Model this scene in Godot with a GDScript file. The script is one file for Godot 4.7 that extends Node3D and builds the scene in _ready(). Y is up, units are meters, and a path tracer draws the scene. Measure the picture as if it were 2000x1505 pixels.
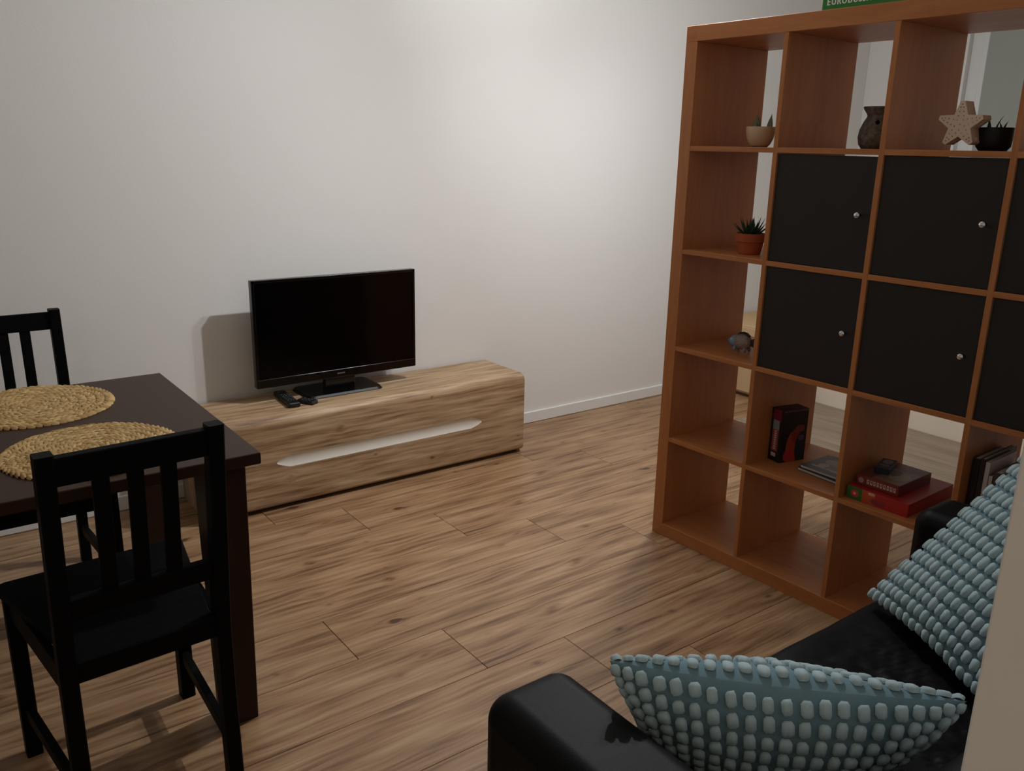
extends Node3D
# World axes are the room's: x runs along the television wall, y is up, z comes towards the camera.
# The origin is on the floor at the far front corner of the shelf unit.

const WALL_Z := -1.352      # plaster of the television wall
const TURN := 0.02945       # the shelf unit stands slightly askew
const FRAME := 0.0494       # outer boards of the shelf unit
const BOARD := 0.016        # inner boards
const CELL := 0.33744
const CEIL := 2.6

var rng := RandomNumberGenerator.new()
var M := {}                 # materials
var used := {}

# ------------------------------------------------------------------ naming
func numbered(called: String) -> String:
	if not used.has(called):
		used[called] = 0
		return called
	used[called] += 1
	return "%s_%03d" % [called, used[called]]

func tag(o: Node, label: String, category: String, group := "") -> void:
	o.set_meta("label", label)
	o.set_meta("category", category)
	if group != "":
		o.set_meta("group", group)

func thing(called: String, label: String, category: String, at := Vector3.ZERO, turn := 0.0, group := "") -> Node3D:
	var o := Node3D.new()
	o.name = numbered(called)
	add_child(o)
	o.position = at
	o.rotation.y = turn
	tag(o, label, category, group)
	return o

func part(parent: Node, called: String, mesh: Mesh, m: Material, at := Vector3.ZERO, turn := Vector3.ZERO) -> MeshInstance3D:
	var o := MeshInstance3D.new()
	o.name = called
	o.mesh = mesh
	o.material_override = m
	o.position = at
	o.rotation = turn
	parent.add_child(o, true)
	return o

func struct(called: String, mesh: Mesh, m: Material, at := Vector3.ZERO, turn := Vector3.ZERO) -> MeshInstance3D:
	var o := part(self, called, mesh, m, at, turn)
	o.set_meta("kind", "structure")
	return o

# ------------------------------------------------------------------ materials
func mat(c: Color, rough: float, spec := 0.5, metal := 0.0) -> StandardMaterial3D:
	var m := StandardMaterial3D.new()
	m.albedo_color = c
	m.roughness = rough
	m.metallic_specular = spec
	m.metallic = metal
	return m

func noise(seed_: int, freq: float, oct := 4) -> FastNoiseLite:
	var n := FastNoiseLite.new()
	n.seed = seed_
	n.noise_type = FastNoiseLite.TYPE_SIMPLEX_SMOOTH
	n.frequency = freq
	n.fractal_octaves = oct
	return n

func noise_bytes(seed_: int, freq: float, oct: int, w: int, h: int, fw: int, fh: int) -> PackedByteArray:
	# noise of w x h stretched to fw x fh
	var im: Image = noise(seed_, freq, oct).get_image(w, h, false, false, true)
	im.resize(fw, fh, Image.INTERPOLATE_CUBIC)
	im.convert(Image.FORMAT_L8)
	return im.get_data()

# Wood: long streaks bent around knots. pal runs dark to light (sRGB); every band is a board of its own.
func wood_texture(w: int, h: int, bands: int, seed_: int, pal: Array, knots: int, size: float, wave: float, ka: float, kb: float, kc: float) -> ImageTexture:
	var hh := h * bands
	var a := noise_bytes(seed_, 0.07, 4, w / 40, hh, w, hh)
	var b := noise_bytes(seed_ + 1, 0.30, 2, w / 48, hh, w, hh)
	var c := noise_bytes(seed_ + 2, 0.022, 3, w / 16, hh, w, hh)
	var d := noise_bytes(seed_ + 3, 0.02, 2, w / 8, hh / 2, w, hh)
	var push := PackedFloat32Array()
	var dark := PackedFloat32Array()
	push.resize(w * hh)
	dark.resize(w * hh)
	var r := RandomNumberGenerator.new()
	r.seed = seed_
	for band in bands:
		for k in knots:
			var kx := r.randf_range(w * 0.04, w * 0.96)
			var ky := band * h + h * r.randf_range(0.1, 0.9)
			var rad := h * size * r.randf_range(0.4, 1.3)
			var deep := r.randf_range(0.25, 0.75)
			var lx := int(rad * r.randf_range(7.0, 13.0))
			var ly := int(rad * 3.2)
			var lean := r.randf_range(-0.14, 0.14)
			for dy in range(-ly, ly + 1):
				var y := int(ky) + dy
				if y < band * h or y >= (band + 1) * h:
					continue
				for dx in range(-lx, lx + 1):
					var x := int(kx) + dx
					if x < 0 or x >= w:
						continue
					var v := dy - dx * lean
					var gx := float(dx) / lx
					var gy := float(v) / (rad * 1.6)
					var e := exp(-gx * gx * 4.0 - gy * gy)
					push[y * w + x] += e * (-v) * 1.1
					var core := exp(-pow(dx / (rad * 2.2), 2) - pow(v / (rad * 0.75), 2))
					dark[y * w + x] += deep * (core + 0.42 * e * e)
	var lut := []
	for i in 256:
		var t := i / 255.0 * (pal.size() - 1)
		var q := mini(int(t), pal.size() - 2)
		var col: Color = (pal[q] as Color).lerp(pal[q + 1], t - q)
		lut.append([int(col.r * 255.0), int(col.g * 255.0), int(col.b * 255.0)])
	var out := PackedByteArray()
	out.resize(w * hh * 3)
	var i := 0
	var o := 0
	for y in hh:
		var lo := (y / h) * h
		var hi := lo + h - 1
		for x in w:
			var yy := clampi(y + int(push[i] + (d[i] - 128) * wave), lo, hi)
			var s := yy * w + x
			var t := 0.56 + (a[s] - 128) * ka + (b[s] - 128) * kb + (c[i] - 128) * kc - dark[i] * 0.5
			var col2: Array = lut[clampi(int(t * 255.0), 0, 255)]
			out[o] = col2[0]
			out[o + 1] = col2[1]
			out[o + 2] = col2[2]
			i += 1
			o += 3
	var im := Image.create_from_data(w, hh, false, Image.FORMAT_RGB8, out)
	return ImageTexture.create_from_image(im)

func bump(m: StandardMaterial3D, seed_: int, freq: float, strength: float, scale: float, oct := 4, size := 512) -> void:
	# fine relief, mapped in the object's own axes
	var im: Image = noise(seed_, freq, oct).get_seamless_image(size, size)
	im.convert(Image.FORMAT_RGBA8)
	im.bump_map_to_normal_map(6.0)
	m.normal_enabled = true
	m.normal_texture = ImageTexture.create_from_image(im)
	m.normal_scale = strength
	m.uv1_triplanar = true
	m.uv1_scale = Vector3.ONE * scale

func mottled(seed_: int, freq: float, cols: Array, size := 512, oct := 4) -> ImageTexture:
	var im: Image = noise(seed_, freq, oct).get_seamless_image(size, size)
	im.convert(Image.FORMAT_L8)
	var src := im.get_data()
	var out := PackedByteArray()
	out.resize(src.size() * 3)
	for i in src.size():
		var t := src[i] / 255.0 * (cols.size() - 1)
		var q := mini(int(t), cols.size() - 2)
		var c: Color = (cols[q] as Color).lerp(cols[q + 1], t - q)
		out[i * 3] = int(c.r * 255.0)
		out[i * 3 + 1] = int(c.g * 255.0)
		out[i * 3 + 2] = int(c.b * 255.0)
	return ImageTexture.create_from_image(Image.create_from_data(size, size, false, Image.FORMAT_RGB8, out))

func hexc(s: String) -> Color:
	return Color.html(s)

func make_materials() -> void:
	M.wall = mat(Color(0.90, 0.89, 0.87), 0.85, 0.25)
	bump(M.wall, 11, 0.08, 0.02, 2.2, 3)
	M.wall.uv1_world_triplanar = true
	M.ceiling = mat(Color(0.92, 0.92, 0.91), 0.9, 0.2)
	M.skirting = mat(Color(0.90, 0.90, 0.88), 0.45, 0.5)
	M.subfloor = mat(Color(0.20, 0.13, 0.09), 0.9, 0.2)
	M.plank = mat(Color(1, 1, 1), 0.36, 0.45)
	M.plank.albedo_texture = wood_texture(1536, 192, 6, 71,
		[hexc("4f3624"), hexc("7a5a3e"), hexc("957353"), hexc("a48361"), hexc("b39572")], 6, 0.055, 0.05, 0.0022, 0.0009, 0.0025)
	bump(M.plank, 15, 0.05, 0.10, 1.0, 4)
	M.plank.uv1_triplanar = false
	M.plank.normal_enabled = false
	M.oak = mat(Color(1, 1, 1), 0.5, 0.4)
	M.oak.albedo_texture = wood_texture(2048, 512, 2, 203,
		[hexc("5f4733"), hexc("8c6e50"), hexc("a98b69"), hexc("ba9f7e"), hexc("c9b293")], 7, 0.014, 0.02, 0.0030, 0.0014, 0.0015)
	M.beech = mat(Color(1, 1, 1), 0.42, 0.45)
	M.beech.albedo_texture = wood_texture(768, 256, 1, 331,
		[hexc("a06232"), hexc("b06f3f"), hexc("b87745"), hexc("be7e4b")], 0, 0.03, 0.05, 0.0020, 0.0016, 0.0012)
	M.cream = mat(Color(0.86, 0.84, 0.79), 0.35, 0.5)
	M.oak_dark = mat(hexc("5a4129"), 0.6)
	M.black_wood = mat(Color(0.05, 0.048, 0.052), 0.5, 0.16)
	bump(M.black_wood, 21, 0.03, 0.10, 3.0, 3)
	M.table = mat(hexc("38261d"), 0.40, 0.25)
	M.door = mat(hexc("282321"), 0.55, 0.4)
	bump(M.door, 23, 0.2, 0.10, 4.0, 2)
	M.chrome = mat(Color(0.86, 0.86, 0.88), 0.16, 0.5, 1.0)
	M.tv = mat(Color(0.03, 0.03, 0.033), 0.16, 0.5)
	M.screen = mat(Color(0.012, 0.012, 0.013), 0.12, 0.35)
	M.tv_back = mat(Color(0.06, 0.06, 0.06), 0.5)
	M.remote = mat(Color(0.07, 0.07, 0.075), 0.45)
	M.button = mat(Color(0.22, 0.22, 0.24), 0.5)
	M.leather = mat(Color(0.065, 0.065, 0.067), 0.5, 0.2)
	bump(M.leather, 31, 0.18, 0.12, 5.0, 4)
	M.leather_seat = mat(Color(0.105, 0.105, 0.108), 0.44, 0.5)
	M.cloth = mat(hexc("6a848c"), 0.95, 0.1)
	M.cloth.rim_enabled = true
	M.cloth.rim = 0.3
	bump(M.cloth, 37, 0.3, 0.3, 10.0, 3)
	M.pad = mat(hexc("abc0c4"), 0.95, 0.1)
	M.pad.rim_enabled = true
	M.pad.rim = 0.5
	bump(M.pad, 39, 0.3, 0.55, 22.0, 3)
	M.terracotta = mat(hexc("ab5a3a"), 0.8, 0.3)
	M.succulent = mat(hexc("24402c"), 0.5, 0.4)
	M.greyleaf = mat(hexc("73785e"), 0.6, 0.4)
	M.soil = mat(hexc("2a1f18"), 0.95, 0.1)
	M.pot_cream = mat(hexc("cdb592"), 0.5, 0.5)
	M.pot_black = mat(hexc("1b1b1d"), 0.5, 0.4)
	M.star = mat(hexc("e6cfb9"), 0.75, 0.3)
	M.stone = mat(Color(1, 1, 1), 0.7, 0.3)
	M.stone.albedo_texture = mottled(41, 0.02, [hexc("4d443d"), hexc("6d6359"), hexc("8b8175")], 256)
	M.stone.uv1_triplanar = true
	M.stone.uv1_scale = Vector3.ONE * 9.0
	M.paper = mat(hexc("d9d4ca"), 0.8, 0.2)
	M.white_paint = mat(Color(0.87, 0.87, 0.86), 0.4, 0.5)
	M.blind = mat(hexc("a6aaa1"), 0.9, 0.1)
	bump(M.blind, 43, 0.3, 0.2, 8.0, 2)
	M.sheet = mat(hexc("dfd0bc"), 0.9, 0.1)
	M.bed = mat(hexc("c0a37c"), 0.85, 0.15)
	bump(M.bed, 47, 0.35, 0.25, 8.0, 2)
	M.rug = mat(Color(1, 1, 1), 0.95, 0.1)
	M.rug.vertex_color_use_as_albedo = true
	M.straw = mat(Color(1, 1, 1), 0.75, 0.3)
	M.straw.vertex_color_use_as_albedo = true
	bump(M.straw, 53, 0.12, 0.5, 30.0, 3)

# ------------------------------------------------------------------ meshes
class Build:
	var v := PackedVector3Array()
	var n := PackedVector3Array()
	var t := PackedVector2Array()
	var c := PackedColorArray()
	var i := PackedInt32Array()
	func add(p: Vector3, nn: Vector3, uv := Vector2.ZERO) -> int:
		v.append(p)
		n.append(nn)
		t.append(uv)
		return v.size() - 1
	func quad(a: int, b: int, cc: int, d: int) -> void:
		# wound so that the given normals face out
		var g := (v[b] - v[a]).cross(v[d] - v[a])
		if g.length_squared() < 1e-18:
			g = (v[cc] - v[b]).cross(v[d] - v[b])
		if g.dot(n[a] + n[cc]) > 0.0:
			i.append_array([a, cc, b, a, d, cc])
		else:
			i.append_array([a, b, cc, a, cc, d])
	func tri(a: int, b: int, cc: int) -> void:
		var g := (v[b] - v[a]).cross(v[cc] - v[a])
		if g.dot(n[a] + n[b] + n[cc]) > 0.0:
			i.append_array([a, cc, b])
		else:
			i.append_array([a, b, cc])
	func mesh() -> ArrayMesh:
		var arr := []
		arr.resize(Mesh.ARRAY_MAX)
		arr[Mesh.ARRAY_VERTEX] = v
		arr[Mesh.ARRAY_NORMAL] = n
		arr[Mesh.ARRAY_TEX_UV] = t
		if c.size() == v.size():
			arr[Mesh.ARRAY_COLOR] = c
		arr[Mesh.ARRAY_INDEX] = i
		var m := ArrayMesh.new()
		m.add_surface_from_arrays(Mesh.PRIMITIVE_TRIANGLES, arr)
		return m

# A box with rounded edges around the origin. grain: axis along which texture u runs.
func rbox(size: Vector3, r: float, steps := 1, grain := 0, per := 1.0, off := Vector2.ZERO, b: Build = null, at := Vector3.ZERO) -> ArrayMesh:
	var own := b == null
	if own:
		b = Build.new()
	var h := size * 0.5
	r = minf(r, minf(h.x, minf(h.y, h.z)) * 0.999)
	var inner := h - Vector3.ONE * r
	for axis in 3:
		var a1 := (axis + 1) % 3
		var a2 := (axis + 2) % 3
		for sgn in [-1.0, 1.0]:
			var l1 := edge_list(h[a1], r, steps)
			var l2 := edge_list(h[a2], r, steps)
			var grid := []
			for p1 in l1:
				var row := []
				for p2 in l2:
					var p := Vector3.ZERO
					p[axis] = h[axis] * sgn
					p[a1] = p1
					p[a2] = p2
					var q := p.clamp(-inner, inner)
					var nn := (p - q).normalized()
					var pos := q + nn * r
					var uu := grain
					var vv := 3 - grain - axis if axis != grain else (grain + 1) % 3
					if axis == grain:
						uu = (grain + 2) % 3
					row.append(b.add(pos + at, nn, Vector2(pos[uu], pos[vv]) / per + off))
				grid.append(row)
			for x in l1.size() - 1:
				for y in l2.size() - 1:
					b.quad(grid[x][y], grid[x + 1][y], grid[x + 1][y + 1], grid[x][y + 1])
	return b.mesh() if own else null

func edge_list(h: float, r: float, steps: int) -> Array:
	var out := []
	for k in steps + 1:
		out.append(-h + r - r * tan((1.0 - float(k) / steps) * PI / 4.0))
	for k in steps + 1:
		out.append(h - r + r * tan(float(k) / steps * PI / 4.0))
	return out

# Surface of revolution around y; profile of (radius, height) from bottom to top.
func lathe(profile: Array, seg := 32) -> ArrayMesh:
	var b := Build.new()
	var rows := []
	for k in profile.size():
		var p: Vector2 = profile[k]
		var q0: Vector2 = profile[maxi(k - 1, 0)]
		var q1: Vector2 = profile[mini(k + 1, profile.size() - 1)]
		var d := (q1 - q0).normalized()
		var row := []
		for s in seg + 1:
			var a := TAU * s / seg
			var dir := Vector3(cos(a), 0, sin(a))
			row.append(b.add(dir * p.x + Vector3.UP * p.y, (dir * d.y - Vector3.UP * d.x).normalized(), Vector2(float(s) / seg, float(k) / profile.size())))
		rows.append(row)
	for k in profile.size() - 1:
		for s in seg:
			b.quad(rows[k][s], rows[k][s + 1], rows[k + 1][s + 1], rows[k + 1][s])
	return b.mesh()

# A bar with a chamfered rectangular section (w across x, d across z) that follows points up a path.
func bar(points: Array, w: float, d: float, cham := 0.003) -> ArrayMesh:
	var b := Build.new()
	var x := w * 0.5
	var z := d * 0.5
	var ring := [Vector2(x - cham, -z), Vector2(x, -z + cham), Vector2(x, z - cham), Vector2(x - cham, z), Vector2(-x + cham, z), Vector2(-x, z - cham), Vector2(-x, -z + cham), Vector2(-x + cham, -z)]
	for k in points.size() - 1:
		var p0: Vector3 = points[k]
		var p1: Vector3 = points[k + 1]
		for s in 8:
			var a: Vector2 = ring[s]
			var e: Vector2 = ring[(s + 1) % 8]
			var nn2 := Vector2(e.y - a.y, -(e.x - a.x)).normalized()
			var nn := Vector3(nn2.x, 0, nn2.y)
			var q := [p0 + Vector3(a.x, 0, a.y), p0 + Vector3(e.x, 0, e.y), p1 + Vector3(e.x, 0, e.y), p1 + Vector3(a.x, 0, a.y)]
			var ids := []
			for p in q:
				ids.append(b.add(p, nn))
			b.quad(ids[0], ids[1], ids[2], ids[3])
	for cap in [0, points.size() - 1]:
		var up := Vector3.UP if cap > 0 else Vector3.DOWN
		var mid := b.add(points[cap], up)
		var ids2 := []
		for s in 8:
			var a2: Vector2 = ring[s]
			ids2.append(b.add(points[cap] + Vector3(a2.x, 0, a2.y), up))
		for s in 8:
			b.tri(mid, ids2[s], ids2[(s + 1) % 8])
	return b.mesh()

# A square post that widens upwards, with soft edges.
func post(h: float, lo: Vector2, hi: Vector2) -> ArrayMesh:
	var b := Build.new()
	var rows := []
	for k in 2:
		var sz := lo if k == 0 else hi
		var row := []
		for p in round_rect(sz.x, sz.y, 0.004, 2):
			var c := Vector2(clampf(p.x, -sz.x * 0.5 + 0.004, sz.x * 0.5 - 0.004), clampf(p.y, -sz.y * 0.5 + 0.004, sz.y * 0.5 - 0.004))
			var nn := (p - c).normalized()
			row.append(b.add(Vector3(p.x, h * k, p.y), Vector3(nn.x, 0, nn.y)))
		rows.append(row)
	var n: int = rows[0].size()
	for s in n:
		b.quad(rows[0][s], rows[0][(s + 1) % n], rows[1][(s + 1) % n], rows[1][s])
	for k in 2:
		var up := Vector3.UP if k == 1 else Vector3.DOWN
		var mid := b.add(Vector3(0, h * k, 0), up)
		var ids := []
		for s in n:
			ids.append(b.add(b.v[rows[k][s]], up))
		for s in n:
			b.tri(mid, ids[s], ids[(s + 1) % n])
	return b.mesh()

# A polygon in x/z raised from y0 to y1.
func slab(poly: PackedVector2Array, y0: float, y1: float, cham := 0.0) -> ArrayMesh:
	var b := Build.new()
	var tris := Geometry2D.triangulate_polygon(poly)
	var mid := Vector2.ZERO
	for p in poly:
		mid += p / poly.size()
	var top := PackedVector2Array()
	for p in poly:
		top.append(p + (mid - p).normalized() * cham)
	for side in 2:
		var ids := []
		for k in poly.size():
			var p2: Vector2 = top[k] if side == 1 else poly[k]
			ids.append(b.add(Vector3(p2.x, y1 if side == 1 else y0, p2.y), Vector3.UP if side == 1 else Vector3.DOWN, p2))
		for k in range(0, tris.size(), 3):
			b.tri(ids[tris[k]], ids[tris[k + 1]], ids[tris[k + 2]])
	for k in poly.size():
		var a := poly[k]
		var e := poly[(k + 1) % poly.size()]
		var d := (e - a).normalized()
		var nn := Vector3(d.y, 0, -d.x)
		var m2 := (a + e) * 0.5 - mid
		if nn.x * m2.x + nn.z * m2.y < 0.0:
			nn = -nn
		var ids3 := [b.add(Vector3(a.x, y0, a.y), nn), b.add(Vector3(e.x, y0, e.y), nn), b.add(Vector3(e.x, y1 - cham, e.y), nn), b.add(Vector3(a.x, y1 - cham, a.y), nn)]
		b.quad(ids3[0], ids3[1], ids3[2], ids3[3])
		if cham > 0.0:
			var ta := top[k]
			var te := top[(k + 1) % poly.size()]
			var n2 := (nn + Vector3.UP).normalized()
			var ids4 := [b.add(Vector3(a.x, y1 - cham, a.y), n2), b.add(Vector3(e.x, y1 - cham, e.y), n2), b.add(Vector3(te.x, y1, te.y), n2), b.add(Vector3(ta.x, y1, ta.y), n2)]
			b.quad(ids4[0], ids4[1], ids4[2], ids4[3])
	return b.mesh()

func round_rect(w: float, d: float, r: float, steps := 5) -> PackedVector2Array:
	var out := PackedVector2Array()
	for q in 4:
		var c := Vector2(w * 0.5 - r, d * 0.5 - r) * ([Vector2(1, 1), Vector2(-1, 1), Vector2(-1, -1), Vector2(1, -1)][q] as Vector2)
		for k in steps + 1:
			var a := PI * 0.5 * (q + float(k) / steps)
			out.append(c + Vector2(cos(a), sin(a)) * r)
	return out

# A pointed leaf along y that bends over towards +z.
func leaf_mesh(length: float, width: float, thick: float, bend: float) -> ArrayMesh:
	var b := Build.new()
	var rows := []
	var steps := 5
	for k in steps + 1:
		var t := float(k) / steps
		var wd := width * 0.5 * (1.0 - pow(t, 1.6)) * (0.75 + 0.5 * sin(t * PI))
		var th := thick * 0.5 * (1.0 - pow(t, 2.0))
		var c := Vector3(0, length * t * (1.0 - 0.15 * bend * t), length * bend * t * t)
		var row := []
		for s in 6:
			var a := TAU * s / 6.0
			var dd := Vector3(cos(a) * maxf(wd, 0.0002), 0, sin(a) * maxf(th, 0.0002))
			row.append(b.add(c + dd, Vector3(cos(a) * 0.4, 0.15, sin(a)).normalized()))
		rows.append(row)
	for k in steps:
		for s in 6:
			b.quad(rows[k][s], rows[k][(s + 1) % 6], rows[k + 1][(s + 1) % 6], rows[k + 1][s])
	return b.mesh()

func ellipsoid(r: Vector3, seg := 20, rings := 12, power := 1.0) -> ArrayMesh:
	var b := Build.new()
	var rows := []
	for k in rings + 1:
		var t := PI * k / rings - PI / 2
		var row := []
		for s in seg + 1:
			var a := TAU * s / seg
			var d := Vector3(cos(t) * cos(a), sin(t), cos(t) * sin(a))
			var p := Vector3(signf(d.x) * pow(absf(d.x), power), signf(d.y) * pow(absf(d.y), power), signf(d.z) * pow(absf(d.z), power))
			row.append(b.add(p * r, (d / r).normalized()))
		rows.append(row)
	for k in rings:
		for s in seg:
			b.quad(rows[k][s], rows[k][s + 1], rows[k + 1][s + 1], rows[k + 1][s])
	return b.mesh()

# ------------------------------------------------------------------ set-up
func _ready() -> void:
	rng.seed = 7
	var cam := Camera3D.new()
	cam.name = "camera"
	cam.position = Vector3(-2.3029, 1.4505, 2.1355)
	cam.rotation = Vector3(-0.27372, -0.64215, 0.02064)
	cam.fov = 48.694
	cam.near = 0.05
	cam.current = true
	add_child(cam)
	var env := Environment.new()
	env.background_mode = Environment.BG_COLOR
	env.background_color = Color(0.01, 0.012, 0.02)
	env.tonemap_mode = Environment.TONE_MAPPER_LINEAR
	env.tonemap_exposure = 1.06
	env.sdfgi_enabled = true
	env.ssao_enabled = true
	env.ssil_enabled = true
	var we := WorldEnvironment.new()
	we.name = "environment"
	we.environment = env
	add_child(we)
	make_materials()
	# both lamps are out of view: one above the frame lights the room, a weak warm one in the hall lights the near wall and cushions
	unseen_ceiling_lamp(Vector3(0.2, 2.27, -0.15), "unseen white ceiling lamp with three spot heads above the far end of the shelf", Color(0.965, 0.978, 1.0),
		[[-0.2, Vector3(-0.85, -0.5, 0.1), 0.27, 2.0, 74.0], [0.07, Vector3(0.1, -0.9, -0.12), 0.27, 1.15, 72.0], [0.2, Vector3(0.75, -0.6, -0.1), 0.27, 0.8, 72.0]])
	unseen_ceiling_lamp(Vector3(-3.2, 2.3, 2.75), "unseen ceiling lamp with one spot head in the hall, placed to light the near wall", Color(1.0, 0.92, 0.82), [[0.0, Vector3(0.3, -0.9, -0.3), 0.24, 0.0, 60.0]])
	room()
	floor_planks()
	shelf_unit()
	sofa()
	tv_stand()
	table()
	chairs()
	television()
	bedroom()
	cushions()
	placemats()
	remotes()
	shelf_things()

func unseen_ceiling_lamp(at: Vector3, label: String, col: Color, heads: Array) -> void:
	# a bar under the ceiling with swivelling heads: each is [place along the bar, aim, bulb energy, beam energy, half beam angle]
	var t := thing("unseen_ceiling_lamp", label, "lamp", at)
	var drop := CEIL - at.y
	part(t, "ceiling_plate", lathe([Vector2(0.0, -0.03), Vector2(0.055, -0.03), Vector2(0.06, -0.025), Vector2(0.06, 0.0)], 24), M.white_paint, Vector3(0, drop, 0))
	part(t, "stem", bar([Vector3(0, 0.09, 0), Vector3(0, drop - 0.03, 0)], 0.014, 0.014), M.white_paint)
	part(t, "bar", rbox(Vector3(0.46, 0.016, 0.016), 0.003, 2), M.white_paint, Vector3(0, 0.09, 0))
	var glow := mat(Color(1, 1, 1), 0.5)
	glow.emission_enabled = true
	glow.emission = col
	glow.emission_energy_multiplier = 3.0
	for h in heads:
		var place := Vector3(h[0], 0, 0)
		var aim: Vector3 = (h[1] as Vector3).normalized()
		var head := part(t, "spot_head", lathe([Vector2(0.0, -0.075), Vector2(0.018, -0.07), Vector2(0.03, -0.045), Vector2(0.032, -0.028)], 20), M.white_paint, place)
		head.quaternion = Quaternion(Vector3.UP, aim)
		part(t, "hinge", bar([Vector3(0, 0.03, 0), Vector3(0, 0.09, 0)], 0.01, 0.01), M.white_paint, place - aim * 0.05)
		var bulb := part(t, "bulb", ellipsoid(Vector3.ONE * 0.027, 16, 10), glow, place)
		var l := OmniLight3D.new()
		l.name = "bulb_light"
		l.light_color = col
		l.light_energy = h[2]
		l.light_size = 0.025
		l.omni_range = 12.0
		l.omni_attenuation = 2.0
		l.shadow_enabled = true
		bulb.add_child(l)
		if h[3] > 0.0:
			var sp := SpotLight3D.new()
			sp.name = "beam"
			sp.light_color = col
			sp.light_energy = h[3]
			sp.light_size = 0.025
			sp.spot_range = 12.0
			sp.spot_attenuation = 2.0
			sp.spot_angle = h[4]
			sp.spot_angle_attenuation = 1.0
			sp.shadow_enabled = true
			bulb.add_child(sp)
			sp.quaternion = Quaternion(Vector3.FORWARD, aim)

# ------------------------------------------------------------------ the room
func wall(called: String, x0: float, x1: float, y0: float, y1: float, z0: float, z1: float, m: Material = null) -> MeshInstance3D:
	var s := Vector3(x1 - x0, y1 - y0, z1 - z0)
	return struct(called, rbox(s, 0.002), m if m else M.wall, Vector3(x0 + x1, y0 + y1, z0 + z1) * 0.5)

func room() -> void:
	wall("wall_back", -4.5, 3.36, -0.02, CEIL, WALL_Z - 0.12, WALL_Z)
	wall("wall_left", -4.5, -4.38, -0.02, CEIL, WALL_Z, 3.7)
	wall("wall_near", -1.90, 3.36, -0.02, CEIL, 1.982, 2.115)
	wall("wall_hall", -4.38, -1.1, -0.02, CEIL, 3.6, 3.72)
	wall("wall_passage", -1.22, -1.1, -0.02, CEIL, 2.115, 3.6)
	struct("ceiling", rbox(Vector3(7.86, 0.12, 5.2), 0.002), M.ceiling, Vector3(-0.57, CEIL + 0.06, 1.12))
	# the wall behind the bed has a window with its blind down
	var wx := 3.24
	var z0 := -0.69
	var z1 := 0.75
	var y0 := 0.86
	var y1 := 2.36
	wall("wall_right", wx, 3.36, -0.02, y0, WALL_Z, 1.982)
	var w := get_node("wall_right")
	part(w, "upper_wall", rbox(Vector3(0.12, CEIL - y1, 1.982 - WALL_Z), 0.002), M.wall, Vector3(0, (CEIL + y1) * 0.5 - (y0 - 0.02) * 0.5, 0))
	for side in 2:
		var za: float = WALL_Z if side == 0 else z1
		var zb: float = z0 if side == 0 else 1.982
		part(w, "side_wall", rbox(Vector3(0.12, y1 - y0, zb - za), 0.002), M.wall, Vector3(0, (y1 + y0) * 0.5 - (y0 - 0.02) * 0.5, (za + zb) * 0.5 - (WALL_Z + 1.982) * 0.5))
	var win := struct("window_1", rbox(Vector3(0.02, y1 - y0 - 0.1, z1 - z0 - 0.1), 0.001), mat(Color(0.03, 0.035, 0.04), 0.1), Vector3(wx + 0.09, (y0 + y1) * 0.5, (z0 + z1) * 0.5))
	for s in [-1.0, 1.0]:
		part(win, "window_frame", rbox(Vector3(0.07, y1 - y0, 0.075), 0.006, 2), M.white_paint, Vector3(-0.015, 0, s * ((z1 - z0) * 0.5 - 0.0375)))
		part(win, "window_bead", rbox(Vector3(0.012, y1 - y0 - 0.13, 0.03), 0.004, 2), M.white_paint, Vector3(-0.056, 0, s * ((z1 - z0) * 0.5 - 0.09)))
		part(win, "window_frame", rbox(Vector3(0.07, 0.075, z1 - z0), 0.006, 2), M.white_paint, Vector3(-0.015, s * ((y1 - y0) * 0.5 - 0.0375), 0))
	part(win, "roller_blind", rbox(Vector3(0.003, y1 - y0 - 0.12, z1 - z0 - 0.20), 0.001), M.blind, Vector3(-0.058, 0, 0))
	# skirting boards
	struct("baseboard_back", rbox(Vector3(7.62, 0.062, 0.012), 0.004, 2), M.skirting, Vector3(-0.57, 0.032, WALL_Z + 0.006))
	struct("baseboard_near", rbox(Vector3(5.13, 0.062, 0.012), 0.004, 2), M.skirting, Vector3(0.67, 0.032, 1.976))
	struct("baseboard_left", rbox(Vector3(0.012, 0.062, 4.9), 0.004, 2), M.skirting, Vector3(-4.374, 0.032, 1.1))
	struct("baseboard_right", rbox(Vector3(0.012, 0.062, 3.3), 0.004, 2), M.skirting, Vector3(3.234, 0.032, 0.31))

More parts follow.
